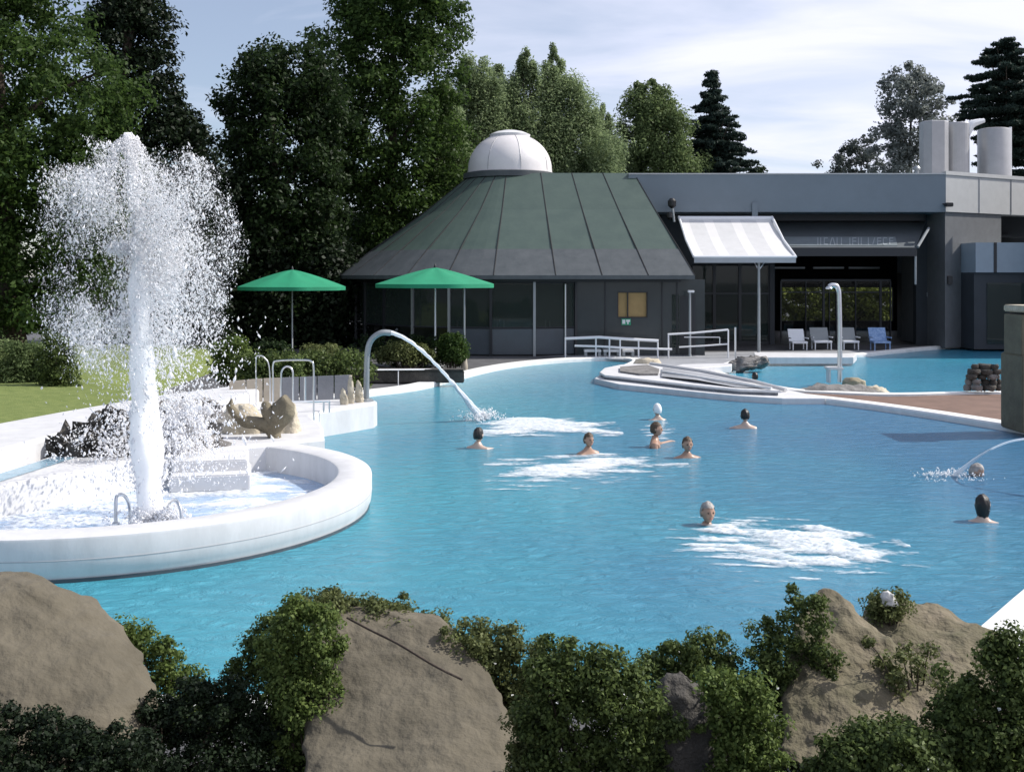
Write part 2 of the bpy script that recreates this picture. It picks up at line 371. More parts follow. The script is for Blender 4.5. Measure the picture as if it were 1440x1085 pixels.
# ------------------------------------------------------------------ ground, pools, kerbs
DK = 0.08      # deck level above the water
far_px = [(522, 553), (560, 549), (600, 543), (640, 532), (690, 519), (740, 511), (800, 506), (850, 504), (893, 506), (880, 514), (846, 523), (850, 531), (920, 539),
          (1000, 547), (1100, 556), (1250, 574), (1440, 604), (1600, 632)]
A = [(-10, 7.6), (-10, 17), (-6.5, 23.5), (-4.2, 26)] + [tuple(G(x, y, DK)[:2]) for x, y in far_px] + [(9.4, 15.2), (6.6, 12.4), (4.77, 10.2), (3.88, 9.08), (3.1, 8.1), (1.5, 7.5)]
far2_px = [(1034, 513), (1060, 505), (1100, 501), (1205, 500), (1250, 495), (1320, 488), (1400, 484), (1600, 481), (1640, 550), (1357, 552), (1250, 555), (1180, 552), (1116, 549), (1062, 537), (1005, 523)]
B = [tuple(G(x, y, DK)[:2]) for x, y in far2_px]
A = chaikin(ccw(A), 2); B = chaikin(ccw(B), 2)
def sheet_with_holes(name, outer, holes, z, m):
    bm = bmesh.new()
    for lp in [outer]+holes:
        vs = [bm.verts.new((p[0], p[1], z)) for p in lp]
        for i in range(len(vs)): bm.edges.new((vs[i], vs[(i+1) % len(vs)]))
    bmesh.ops.triangle_fill(bm, use_beauty=True, use_dissolve=False, edges=bm.edges[:])
    for f in bm.faces:
        if f.normal.z < 0: f.normal_flip()
    me = bpy.data.meshes.new(name); bm.to_mesh(me); V = [v.co[:] for v in bm.verts]; bm.free()
    return place(me, name, V, m, None, False)
g = sheet_with_holes('ground', [(-900, -300), (900, -300), (900, 1800), (-900, 1800)], [A, B], DK, 'paving')
meta(g, 'grey paving around the pools', 'ground', kind='structure')
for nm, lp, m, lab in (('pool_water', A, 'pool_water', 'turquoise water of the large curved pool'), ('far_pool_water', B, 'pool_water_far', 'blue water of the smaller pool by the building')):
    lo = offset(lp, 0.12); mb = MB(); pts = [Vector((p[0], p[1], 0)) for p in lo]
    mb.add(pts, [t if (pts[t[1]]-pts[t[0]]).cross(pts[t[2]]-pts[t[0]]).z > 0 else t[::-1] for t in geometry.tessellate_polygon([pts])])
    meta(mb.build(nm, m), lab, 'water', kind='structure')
def kerb(name, lp, w, z, m, lab):
    lo = offset(lp, w); n = len(lp); mb = MB()
    V = [(p.x, p.y, -0.6) for p in lp]+[(p.x, p.y, z-0.03) for p in lp]+[(p.x, p.y, z) for p in offset(lp, 0.03)]+[(p.x, p.y, z) for p in lo]+[(p.x, p.y, DK-0.02) for p in lo]
    Fc = [(r*n+i, r*n+(i+1) % n, (r+1)*n+(i+1) % n, (r+1)*n+i)[::-1] for r in range(4) for i in range(n)]
    mb.add(V, Fc); meta(mb.build(name, m), lab, 'kerb', kind='structure')
kerb('pool_kerb', A, 0.42, 0.135, 'white_kerb', 'white kerb round the large pool')
kerb('far_pool_kerb', B, 0.40, 0.125, 'white_kerb', 'white kerb round the small pool')
def patch(name, poly, z, m, lab, cat='pavement'):
    poly = ccw(poly); pts = [Vector((p[0], p[1], z)) for p in poly]; mb = MB()
    mb.add(pts, [t if (pts[t[1]]-pts[t[0]]).cross(pts[t[2]]-pts[t[0]]).z > 0 else t[::-1] for t in geometry.tessellate_polygon([pts])])
    o = mb.build(name, m); meta(o, lab, cat, kind='structure'); return o
gp = lambda L, z: [tuple(G(x, y, z)[:2]) for x, y in L]
patch('deck_paving', gp([(1118, 552), (1180, 555), (1250, 558), (1357, 555), (1660, 553), (1640, 630), (1440, 600), (1250, 571), (1150, 559)], DK), DK+0.006, 'brown_paving', 'brown paved deck between the two pools')
patch('plaza', gp([(760, 500), (800, 497), (1290, 492), (1250, 493), (1205, 497), (1100, 498), (1055, 502), (1028, 512), (1000, 523), (930, 514), (900, 507)], DK), DK+0.005, 'plaza', 'light grey plaza in front of the building')

# near right corner paving slab, white
o = patch('pool_surround', [(3.95, 8.95), (4.85, 10.05), (6.7, 12.2), (9.5, 14.9), (12, 14), (9, 8.5), (5, 7.6), (4, 8.2)], DK+0.008, 'white_kerb', 'white paved surround at the near right corner of the pool')

# lawn, raised behind the channel wall
def heightfield(name, x0, x1, y0, y1, nx, ny, fn, m, smooth=True):
    X = np.linspace(x0, x1, nx); Y = np.linspace(y0, y1, ny)
    V = [(x, y, fn(x, y)) for y in Y for x in X]
    Q = [(j*nx+i, j*nx+i+1, (j+1)*nx+i+1, (j+1)*nx+i) for j in range(ny-1) for i in range(nx-1)]
    return build_np(name, V, Q, m, None, smooth)
def lawn_z(x, y):
    xo = float(np.interp(y, [10.5, 15.5, 18, 20.5, 22.4, 24, 26, 60], [-8.5, -7.95, -7.3, -6.5, -6.3, -7.2, -8.6, -9.5]))
    e = min(1, max(0, (xo-x)/(.35 if y < 22.4 else 1.2)))
    return -0.05+0.1*e+e*(0.55+0.05*fbm((x*.3, y*.3, 0)))
o = heightfield('lawn', -60, -5.0, 11, 38, 110, 80, lawn_z, 'lawn'); meta(o, 'mown green lawn behind the white channel wall', 'lawn', kind='structure')

# near bank
def bank_z(x, y):
    t = min(1, max(0, (8.3-y)/3.6)); s = t*t*(3-2*t)
    return -0.45+0.98*s+0.10*fbm((x*.9, y*.9, 3))*min(1, t*3)
o = heightfield('earth_bank', -10, 10, -4, 8.3, 100, 70, bank_z, 'soil'); meta(o, 'dark soil bank in front of the pool', 'ground', kind='structure')

# ------------------------------------------------------------------ leaf clouds
def leaves(C, cr, per, size, flat=0.75, up=0.35, seed=0, droop=0.0, aspect=0.5):
    """diamond leaves scattered in clumps; C (n,3) clump centres, cr (n,) radii"""
    r = np.random.default_rng(seed); n = len(C)
    idx = np.repeat(np.arange(n), per); m = len(idx)
    g = r.normal(size=(m, 3)); g /= np.linalg.norm(g, axis=1)[:, None]
    rad = (r.random(m)**0.5)[:, None]
    P = C[idx] + g*rad*cr[idx][:, None]*np.array([1, 1, flat])
    N = g*0.8 + r.normal(size=(m, 3))*0.55; N[:, 2] += up; N /= np.linalg.norm(N, axis=1)[:, None]
    a = r.normal(size=(m, 3)); a[:, 2] -= droop
    U = a - (a*N).sum(1)[:, None]*N; U /= np.linalg.norm(U, axis=1)[:, None]+1e-9
    T = np.cross(N, U); s = size*(0.55+0.9*r.random(m))[:, None]
    bend = N*s*0.12
    V = np.empty((m, 4, 3)); V[:, 0] = P-U*s*0.5-bend; V[:, 1] = P+T*s*aspect*0.5; V[:, 2] = P+U*s*0.5-bend; V[:, 3] = P-T*s*aspect*0.5
    return V.reshape(-1, 3), np.arange(m*4).reshape(m, 4)
def prof(rows, y):
    ys = [r[0] for r in rows]
    return np.interp(y, ys, [r[1] for r in rows]), np.interp(y, ys, [r[2] for r in rows])
def crown_clumps(rows, d, n, depth=0.8, seed=0, jitter=0.22, dmax=4.0):
    r = np.random.default_rng(seed+99)
    ys = np.linspace(rows[0][0], rows[-1][0], 200); l, q = prof(rows, ys); w = np.clip(q-l, 1, None)
    cdf = np.cumsum(w); cdf = cdf/cdf[-1]
    y = np.interp(r.random(n), cdf, ys); l, q = prof(rows, y)
    cx = (l+q)/2*1.0; rx = (q-l)/2*d/F
    rho = np.clip(r.random(n)**0.38, 0, 1); ph = r.random(n)*2*np.pi
    jit = np.array([0.5*fbm((math.cos(a)*2.2+seed, math.sin(a)*2.2, yy*0.018)) for a, yy in zip(ph, y)])
    k = rho*(1+np.clip(jit, -jitter, jitter))
    x = (cx-720)*d/F + rx*k*np.cos(ph); dy = np.minimum(rx*depth, dmax)
    Y = d + dy*k*np.sin(ph); z = CH-(y-HZ)*d/F
    return np.stack([x, Y, z], 1), rx
def trunk_mesh(base, top, r0, limbs, seed, m='bark', parent=None):
    r = random.Random(seed); mb = MB(); b = Vector(base); t = Vector(top)
    pts = [b.lerp(t, k/8)+Vector((r.uniform(-1, 1), r.uniform(-1, 1), 0))*0.05*r0*k for k in range(9)]
    mb.tube(pts, [r0*(1-0.85*k/8)*(1.25 if k == 0 else 1) for k in range(9)], 9)
    for e, rr in limbs:
        e = Vector(e); hh = min(0.9, max(0.2, (e.z-b.z)/(t.z-b.z)-0.18)); s = b.lerp(t, hh)
        mid = s.lerp(e, 0.5)+Vector((0, 0, 0.06*(e-s).length))
        mb.tube(spline([s, mid, e], 4), [rr*(1-0.8*k/8) for k in range(9)], 6)
    return mb.build('trunk', m, parent, True)
def tree(name, label, cat, rows, d, base_px, leafm, n=260, per=120, size=0.17, cr=0.62, depth=0.8, seed=0, group=None, r0=0.25, flat=0.75, base_z=0.12, droop=0.0, aspect=0.55, limbs=10, jitter=0.22, up=0.35):
    bx = xat(base_px, d); root = thing(name, label, cat, (bx, d, base_z), group)
    C, rx = crown_clumps(rows, d, n, depth, seed, jitter)
    crs = cr*(0.6+0.8*np.random.default_rng(seed).random(n))*np.clip(rx/1.2, 0.35, 1.0)
    V, Q = leaves(C, crs, per, size, flat, up, seed, droop, aspect)
    build_np('crown', V, Q, leafm, root)
    rr = np.random.default_rng(seed+5); top = C[np.argmax(C[:, 2])]
    lim = [(C[i], r0*0.3) for i in rr.choice(n, limbs, replace=False)]
    trunk_mesh((bx, d, base_z), (top[0]*0.6+bx*0.4, top[1], base_z+(top[2]-base_z)*0.92), r0, lim, seed, 'bark', root)
    return root
def conifer(name, label, cat, rows, d, base_px, leafm, tiers=16, arms=9, seed=0, group=None, size=0.2, base_z=0.12, flatarm=False, per=55, depth=0.9, r0=0.25):
    r = np.random.default_rng(seed); bx = xat(base_px, d); root = thing(name, label, cat, (bx, d, base_z), group)
    C = []; cr = []; lim = []
    for y in np.linspace(rows[0][0], rows[-1][0], tiers):
        l, q = prof(rows, y)
        for a in range(arms):
            ph = 2*np.pi*(a+r.random())/arms
            cxp = float(np.clip(base_px, l, q)) if not flatarm else base_px
            R_ = ((q-cxp) if math.cos(ph) > 0 else (cxp-l))*d/F; R_ = R_*abs(math.cos(ph))+ (q-l)/2*d/F*depth*(1-abs(math.cos(ph)))
            L = R_*(0.75+0.35*r.random()); k = max(2, int(L/0.28)); z0 = zat(y+r.normal()*4, d); dr = -0.10 if flatarm else -0.22
            if flatarm: L *= 0.8+0.4*r.random()
            for j in range(k):
                t = (j+0.7)/k
                C.append((xat(cxp, d)+L*t*math.cos(ph), d+L*t*math.sin(ph), z0+dr*L*t+(0.10*L*t*t if not flatarm else 0.03*L*t)+r.normal()*0.04))
                cr.append((0.34 if not flatarm else 0.42)*(1.1-0.55*t)+0.05)
            lim.append((C[-1], 0.05))
    C = np.array(C); cr = np.array(cr)
    V, Q = leaves(C, cr, per, size, 0.4 if not flatarm else 0.28, 0.3, seed, 0.3, 0.32)
    build_np('crown', V, Q, leafm, root)
    rr = random.Random(seed); rr.shuffle(lim); tz = zat(rows[0][0], d)
    trunk_mesh((bx, d, base_z), (bx, d, tz-0.1), r0, lim[:14], seed, 'bark', root)
    return root
def bush(name, label, rows, d, leafm, n=90, per=110, size=0.035, cr=0.11, depth=0.7, seed=0, group=None, cat='bush', extra=None, base_z=None, aspect=0.6, jitter=0.25, dmax=0.7, flat=0.8, ragged=0.0):
    yb = rows[-1][0]; l, q = prof(rows, yb); z0 = zat(yb, d) if base_z is None else base_z
    root = thing(name, label, cat, (xat((l+q)/2, d), d, z0), group)
    C, rx = crown_clumps(rows, d, n, depth, seed, jitter, dmax)
    crs = cr*(0.6+0.8*np.random.default_rng(seed).random(n))
    if ragged:
        hgt = C[:, 2].max()-z0
        up_ = np.array([fbm((c[0]*4.5+seed, c[1]*4.5, c[2]*1.5), 3) for c in C]); C[:, 2] += ragged*up_*np.clip((C[:, 2]-z0)/hgt, 0, 1)
        rs = np.random.default_rng(seed+8); idx = rs.choice(n, n//8, replace=False)
        for i in idx: C[i] += rs.normal(size=3)*np.array([.05, .03, .03])+np.array([0, 0, .02]); crs[i] *= .6
    V, Q = leaves(C, crs, per, size, flat, 0.4, seed, 0.1, aspect)
    mb = MB(); r = np.random.default_rng(seed+3); b = ORG[root.name]
    for i in r.choice(n, min(n, 14), replace=False):
        e = Vector(C[i]); s = Vector((b.x+(e.x-b.x)*0.35, d+(e.y-d)*0.3, z0-0.05)); mid = s.lerp(e, 0.55)+Vector((0, 0, abs(e.z-s.z)*0.15))
        w = max(0.004, size*0.18); mb.tube(spline([s, mid, e], 3), [w*(1.4-1.0*k/6) for k in range(7)], 5)
    mb.build('stem', 'bark', root, True)
    if extra:
        fm, fn, fs = extra; idx = r.choice(n, fn, replace=False); c2 = C[idx]+r.normal(size=(fn, 3))*crs[idx][:, None]*0.5; c2[:, 1] -= crs[idx]*0.6
        V2, Q2 = leaves(c2, np.full(fn, fs*0.9), 7, fs, 0.8, 0.5, seed+1, 0, 0.8)
        nq = len(Q); Q = np.concatenate([Q, Q2+len(V)]); V = np.concatenate([V, V2]); o = build_np('foliage', V, Q, [leafm, fm], root)
        o.data.polygons.foreach_set('material_index', np.r_[np.zeros(nq, np.int32), np.ones(len(Q2), np.int32)])
    else: build_np('foliage', V, Q, leafm, root)
    return root

# ------------------------------------------------------------------ trees behind
GT = 'tall trees standing behind the pool'
tree('broadleaf_tree', 'tall broadleaf tree behind the fountain with sunlit green right edge', 'tree',
     [(-60, -30, 60), (-20, -80, 90), (20, -90, 108), (80, -100, 140), (150, -105, 172), (200, -110, 192), (280, -110, 180), (380, -110, 160), (470, -110, 150)], 36, 20, 'leaf_mid', n=560, per=130, size=0.17, cr=0.7, seed=1, group=GT, r0=0.4)
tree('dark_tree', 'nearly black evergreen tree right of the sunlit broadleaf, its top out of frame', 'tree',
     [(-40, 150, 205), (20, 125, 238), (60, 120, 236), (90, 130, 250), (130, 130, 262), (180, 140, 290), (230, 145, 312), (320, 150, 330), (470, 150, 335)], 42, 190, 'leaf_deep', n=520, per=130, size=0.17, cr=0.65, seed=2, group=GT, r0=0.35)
tree('round_tree', 'rounded broadleaf tree left of the tallest tree, sky gap on its left', 'tree',
     [(60, 385, 430), (75, 345, 455), (110, 328, 470), (150, 315, 480), (200, 312, 480), (300, 305, 480), (400, 305, 480), (475, 310, 470)], 45, 385, 'leaf_dark', n=520, per=130, size=0.19, cr=0.65, seed=3, group=GT, r0=0.35)
tree('tall_tree', 'tallest dense tree beside the left slope of the pavilion roof, cut by the frame top', 'tree',
     [(-90, 520, 590), (-30, 480, 625), (20, 452, 640), (80, 440, 640), (150, 430, 645), (220, 425, 655), (300, 430, 640), (380, 440, 600), (430, 450, 580)], 50, 540, 'leaf_mid', n=640, per=130, size=0.2, cr=0.75, seed=4, group=GT, r0=0.4)
GP = 'pale poplar trees behind the dome'
tree('poplar_tree', 'pale poplar left of the dome, half behind the tallest tree', 'tree',
     [(72, 660, 680), (100, 645, 692), (150, 640, 704), (220, 628, 720), (300, 610, 720), (380, 600, 700)], 55, 668, 'leaf_willow', n=420, per=190, size=0.15, cr=0.6, flat=1.5, jitter=.35, aspect=.4, seed=5, group=GP, r0=0.25, droop=0.4)
tree('poplar_tree', 'pale poplar directly above the white dome', 'tree',
     [(76, 735, 748), (110, 716, 756), (160, 704, 775), (220, 700, 785), (300, 695, 790), (380, 695, 790)], 56, 735, 'leaf_willow', n=420, per=190, size=0.15, cr=0.6, flat=1.5, jitter=.35, aspect=.4, seed=6, group=GP, r0=0.25, droop=0.4)
tree('poplar_tree', 'slim poplar with two pointed tops right of the dome', 'tree',
     [(66, 772, 782), (100, 760, 795), (140, 755, 830), (165, 760, 842), (200, 755, 862), (240, 760, 872), (330, 760, 875)], 57, 800, 'leaf_willow', n=420, per=190, size=0.15, cr=0.6, flat=1.5, jitter=.35, aspect=.4, seed=7, group=GP, r0=0.25, droop=0.4)
for k, (rows, d, px) in enumerate([([(95, 690, 702), (130, 676, 716), (200, 660, 735), (330, 650, 745)], 60, 696), ([(150, 836, 850), (180, 826, 862), (215, 820, 878), (330, 815, 880)], 59, 845), ([(120, 618, 634), (160, 606, 650), (240, 600, 660), (380, 598, 660)], 52.5, 626)]):
    tree('poplar_tree', ['feathery poplar filling the gap left of the dome top', 'low feathery poplar where the flat roof meets the pavilion roof', 'slim poplar against the right side of the tallest tree'][k], 'tree', rows, d, px, 'leaf_willow', n=300, per=190, size=0.15, cr=0.55, flat=1.5, seed=305+k, group=GP, r0=0.2, droop=0.5, jitter=.4, aspect=.4)
tree('birch_tree', 'light green birch behind the flat roof, left of the dark conifer', 'tree',
     [(115, 898, 918), (135, 886, 946), (165, 880, 962), (195, 880, 975), (225, 878, 982), (300, 878, 985)], 60, 930, 'leaf_lime', n=300, per=170, size=0.16, cr=0.55, flat=1.3, seed=8, group=None, r0=0.2, droop=0.3, jitter=0.35)
conifer('conifer_tree', 'dark pointed conifer behind the flat roof', 'tree',
     [(110, 995, 1003), (140, 980, 1020), (155, 974, 1024), (175, 964, 1048), (200, 962, 1056), (222, 956, 1064), (250, 954, 1068), (300, 952, 1070)], 62, 1003, 'leaf_pine', tiers=22, arms=9, seed=9, size=0.24, per=60)
bush('bush', 'tiny round bush top showing above the flat roof right of the conifer', [(233, 1062, 1068), (240, 1057, 1074), (252, 1055, 1076), (320, 1055, 1076)], 62, 'leaf_dark', n=40, per=80, size=0.17, cr=0.3, seed=10, depth=1, dmax=2, base_z=0.1)
tree('pale_tree', 'hazy pale tree with thin open crown behind the rooftop ducts', 'tree',
     [(90, 1262, 1298), (115, 1244, 1318), (140, 1238, 1336), (165, 1242, 1330), (200, 1232, 1320), (240, 1228, 1320), (300, 1225, 1320)], 70, 1285, 'leaf_haze', n=230, per=70, size=0.24, cr=0.65, seed=11, r0=0.22, jitter=0.4)
tree('low_tree', 'low dark tree on the skyline left of the hazy pale tree', 'tree',
     [(185, 1214, 1224), (205, 1190, 1232), (218, 1168, 1245), (235, 1160, 1250), (300, 1155, 1260)], 84, 1212, 'leaf_grey', n=150, per=80, size=0.2, cr=0.5, seed=12, r0=0.15, jitter=0.35)
conifer('cedar_tree', 'dark cedar with flat spreading branches above the rooftop ducts', 'tree',
     [(66, 1385, 1440), (84, 1372, 1450), (100, 1358, 1470), (122, 1346, 1490), (146, 1332, 1500), (168, 1352, 1510), (190, 1370, 1520), (230, 1380, 1520), (300, 1390, 1520)], 58, 1415, 'leaf_pine', tiers=14, arms=11, seed=13, size=0.24, flatarm=True, per=95, r0=0.3)
# dark wood behind the terrace
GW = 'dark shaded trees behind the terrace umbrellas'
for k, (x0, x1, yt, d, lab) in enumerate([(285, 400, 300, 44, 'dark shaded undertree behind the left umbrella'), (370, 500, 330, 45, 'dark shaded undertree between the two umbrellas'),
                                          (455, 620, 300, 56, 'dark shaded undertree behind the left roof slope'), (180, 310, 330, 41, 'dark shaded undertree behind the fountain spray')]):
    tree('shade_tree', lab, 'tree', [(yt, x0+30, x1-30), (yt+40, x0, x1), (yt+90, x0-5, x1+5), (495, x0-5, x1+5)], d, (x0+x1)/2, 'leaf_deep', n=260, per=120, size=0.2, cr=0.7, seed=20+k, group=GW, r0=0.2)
for k, (x0, x1, yt, lab) in enumerate([(-260, -60, -60, 'broadleaf tree beyond the left frame edge'), (640, 880, 215, 'green tree low behind the dome')]):
    tree('broadleaf_tree', lab, 'tree', [(yt, x0+50, x1-50), (yt+60, x0, x1), (yt+130, x0, x1), (480, x0, x1)], 44+14*k, (x0+x1)/2, ['leaf_dark', 'leaf_mid'][k], n=420, per=110, size=0.2, cr=0.75, seed=30+k, r0=0.3)
# hedge and lawn planting
bush('hedge', 'clipped dark green hedge behind the lawn at the left edge', [(482, -170, 92), (488, -180, 100), (515, -180, 105), (542, -180, 104)], 25, 'leaf_lime', n=420, per=90, size=0.06, cr=0.2, depth=0.25, seed=40, cat='hedge', base_z=0.5, jitter=0.06, dmax=0.6)
bush('bush', 'loose bush at the right end of the clipped hedge', [(470, 66, 86), (490, 58, 100), (520, 55, 108), (545, 58, 110)], 24, 'leaf_ivy', n=90, per=90, size=0.06, cr=0.16, seed=41, base_z=0.5)
# terrace planting bed
GB = 'planting along the terrace below the umbrellas'
for k, (rows, d, m, lab) in enumerate([
    ([(478, 312, 335), (490, 300, 350), (505, 300, 352), (530, 300, 352)], 27, 'leaf_fresh', 'bright green shrub left of the screen panels'),
    ([(500, 345, 415), (508, 335, 425), (535, 335, 425)], 26, 'leaf_ivy', 'dark low shrub behind the tan screen panels'),
    ([(498, 420, 505), (508, 410, 515), (540, 410, 515)], 28, 'leaf_ivy', 'dark low shrub between the left umbrella pole and the spout'),
    ([(488, 436, 470), (497, 428, 482), (520, 430, 480)], 30, 'leaf_olive', 'yellowish shrub right of the left umbrella pole'),
    ([(484, 365, 400), (492, 352, 408), (515, 350, 410)], 31, 'leaf_dark', 'dark green shrub left of the left umbrella pole'),
    ([(475, 520, 600), (485, 500, 650), (512, 500, 652)], 34.5, 'leaf_dark', 'low dark hedge before the pavilion glass'),
    ([(484, 548, 590), (492, 535, 604), (505, 530, 606)], 33.4, 'leaf_olive', 'sunny low shrub under the right umbrella'),
    ([(474, 624, 645), (484, 618, 650), (505, 618, 650)], 33.8, 'leaf_mid', 'green shrub beside the slim grey post')]):
    bush('shrub', lab, rows, d, m, n=90, per=90, size=0.08, cr=0.22, seed=50+k, group=GB, cat='shrub', base_z=0.1, dmax=1.0)
mb = MB(); mb.box(-4.8, -1.3, 29.6, 29.9, 0.1, 0.42); mb.box(-4.8, -1.3, 29.55, 29.95, 0.42, 0.47)
meta(mb.build('planter_wall', 'rock_dark', bevel=0.02), 'low dark stone wall with pale coping behind the arched spout', 'low wall')
mb = MB(); mb.tube([W(516, 520, 28.5), W(640, 519, 30.2)], 0.018, 8)
for q in (518, 560, 600, 638): mb.tube([W(q, 519.5, 28.5+1.7*(q-516)/124), W(q, 519.5, 28.5+1.7*(q-516)/124)-Vector((0, 0, 0.47))], 0.015, 6)
meta(mb.build('low_rail', 'white_metal', None, True), 'thin pale rail on short posts under the arched spout stream', 'rail')

# ------------------------------------------------------------------ pavilion
PC = Vector((xat(717, 46), 46.0)); RE = 7.15; ZE, ZT = 3.0, zat(247, 46)-0.05
pav = thing('glass_pavilion', 'round glass pavilion with green conical roof and white dome', 'pavilion', (PC.x, PC.y, DK))
RX = xat(885, 46)-PC.x; EX = xat(958, 42)-PC.x
def ring(r, ext, z, n=40):     # half circle on the left, straight run to the right
    pts = []
    for k in range(n+1):
        a = R(90)+math.pi*k/n; pts.append(Vector((PC.x+r*math.cos(a), PC.y+r*math.sin(a), z)))
    for k in range(1, 9): pts.append(Vector((PC.x+ext*k/8, PC.y-r, z)))
    pts.append(Vector((PC.x+ext, PC.y+r, z))); return pts
rt = 1.72; zs = ZE+0.95; ts = (zs-ZE)/(ZT-ZE); rs_ = RE+(rt-RE)*ts*1.06; es = EX+(RX-EX)*ts
def loft(mb, rings):
    n = len(rings[0]); mb.add([p for r in rings for p in r], [(a*n+i, a*n+(i+1) % n, (a+1)*n+(i+1) % n, (a+1)*n+i) for a in range(len(rings)-1) for i in range(n)]); return n
mb = MB(); rm = (rs_+rt)/2-0.12
loft(mb, [ring(rs_+0.01, es, zs), ring(rm, (es+RX)/2, (zs+ZT)/2), ring(rt, RX, ZT)]); n = len(ring(1, 1, 1)); mb.add(ring(rt, RX, ZT), [tuple(range(n))])
roof = mb.build('roof', 'roof_green', pav)
mb = MB(); loft(mb, [ring(RE-0.35, EX-0.1, ZE-0.14), ring(RE, EX, ZE-0.14), ring(RE, EX, ZE), ring(rs_+0.03, es, zs+0.012), ring(rs_-0.2, es, zs+0.012)])
mb.build('roof_skirt', 'roof_lead', pav)
mb = MB(); ro = ring(RE, EX, ZE); rsk = ring(rs_+0.03, es, zs+0.02); rmm = ring(rm, (es+RX)/2, (zs+ZT)/2); rto = ring(rt, RX, ZT)
for i in list(range(3, 41, 3))+[42, 44, 46, 48]: mb.tube([ro[i], rsk[i], rmm[i], rto[i]], 0.022, 5)
mb.build('roof_seam', 'interior', pav)
# dome
zd = ZT; dm = MB(); hgt = zat(187, 46)-zd
dm.lathe([(1.78, -0.02), (1.78, 0.12), (1.76, 0.3)]+[(1.76*math.cos(R(a)), 0.3+(hgt-0.3)*math.sin(R(a))) for a in range(6, 67, 6)], (PC.x, PC.y, zd), 48)
dome = dm.build('dome', 'dome', pav, True)
cp = MB(); rc = 1.76*math.cos(R(66)); hc = 0.3+(hgt-0.3)*math.sin(R(66))
cp.lathe([(rc+0.12, hc-0.05), (rc+0.14, hc+0.05), (rc*0.8, hc+0.17), (rc*0.4, hc+0.23), (0.02, hc+0.25)], (PC.x, PC.y, zd), 40); cp.build('dome_cap', 'white_render', dome, True)
sm = MB()
for a in range(15, 375, 45):
    c, s = math.cos(R(a)), math.sin(R(a))
    sm.tube([(PC.x+c*1.77, PC.y+s*1.77, zd)]+[(PC.x+c*1.767*math.cos(R(b)), PC.y+s*1.767*math.cos(R(b)), zd+0.3+(hgt-0.3)*math.sin(R(b))) for b in range(0, 67, 6)], 0.012, 4)
sm.build('dome_seam', 'duct_metal', dome)
rg = MB(); rg.lathe([(1.95, -0.12), (1.95, 0.10), (1.80, 0.14), (1.78, -0.12)], (PC.x, PC.y, zd), 48, False); rg.build('dome_collar', 'roof_lead', dome, True)
# walls
RG = RE-0.75
def pw(a, r=RG): return Vector((PC.x+r*math.cos(R(a)), PC.y+r*math.sin(R(a))))
angs = [180, 194, 208, 222, 236, 250, 264, 278, 292]
for a, b in zip(angs[:-1], angs[1:]):
    p, q = pw(a), pw(b); gl = MB(); gl.slab((p.x, p.y, 1.12), (q.x, q.y, 1.12), (q.x, q.y, 2.72), (p.x, p.y, 2.72), 0.02); gl.build('glass_panel', 'glass_dark', pav)
    sp = MB(); sp.slab((p.x, p.y, 0.14), (q.x, q.y, 0.14), (q.x, q.y, 1.08), (p.x, p.y, 1.08), 0.05); sp.build('lower_panel', 'spandrel' if a > 240 else 'glass_clear', pav)
for a in angs:
    p = pw(a, RG+0.03); mb = MB(); mb.box(p.x-0.045, p.x+0.045, p.y-0.045, p.y+0.045, DK, 2.86, R(a)); mb.build('column', 'grey_metal' if a in (250, 278, 236) else 'dark_frame', pav)
mb = MB()
for z in (1.1, 2.74):
    mb.tube([(pw(a).x, pw(a).y, z) for a in angs], 0.035, 6)
mb.build('transom', 'dark_frame', pav)
mb = MB(); loft(mb, [ring(RG-0.1, EX-0.4, 2.76), ring(RG+0.15, EX-0.4, 2.76), ring(RG+0.15, EX-0.4, 2.88), ring(RG-0.1, EX-0.4, 2.88)]); mb.build('head_beam', 'dark_frame', pav)
# wall on the right of the glass with a window
YW = pw(292).y; xw0, xw1 = pw(292).x+0.05, xat(985, 41)
wx0, wx1, wz0, wz1 = xat(868, YW), xat(911, YW), zat(447, YW), zat(410, YW)
mb = MB(); mb.box(xw0, wx0, YW, YW+0.2, DK, 2.85); mb.box(wx1, xw1, YW, YW+0.2, DK, 2.85); mb.box(wx0, wx1, YW, YW+0.2, DK, wz0); mb.box(wx0, wx1, YW, YW+0.2, wz1, 2.85)
mb.build('wall', 'wall_panel', pav)
for px in (851, 931, 952): mb = MB(); x = xat(px, YW); mb.box(x-.025, x+.025, YW-.03, YW-.001, DK, 2.84); mb.build('mullion', 'dark_frame', pav)
wn = MB(); 
for x in (wx0, wx0+(wx1-wx0)*0.33, wx1-0.04): wn.box(x, x+0.04, YW+0.02, YW+0.1, wz0, wz1)
wn.box(wx0, wx1, YW+0.022, YW+0.098, wz0-0.002, wz0+0.04); wn.box(wx0, wx1, YW+0.022, YW+0.098, wz1-0.04, wz1+0.002)
wf = wn.build('window', 'dark_frame', pav)
mb = MB(); mb.box(wx0+0.02, wx1-0.02, YW+0.12, YW+0.14, wz0, wz1); mb.build('blind', 'blind', wf)
mb = MB(); mb.box(xw1-0.9, xw1-0.35, YW-0.03, YW+0.002, DK, 2.25); mb.build('door', 'dark_frame', pav)
mb = MB(); mb.box(xw1-1.2, xw1-0.95, YW-0.02, YW-0.003, DK+.3, 2.3); mb.build('side_light', 'glass_dark', pav)
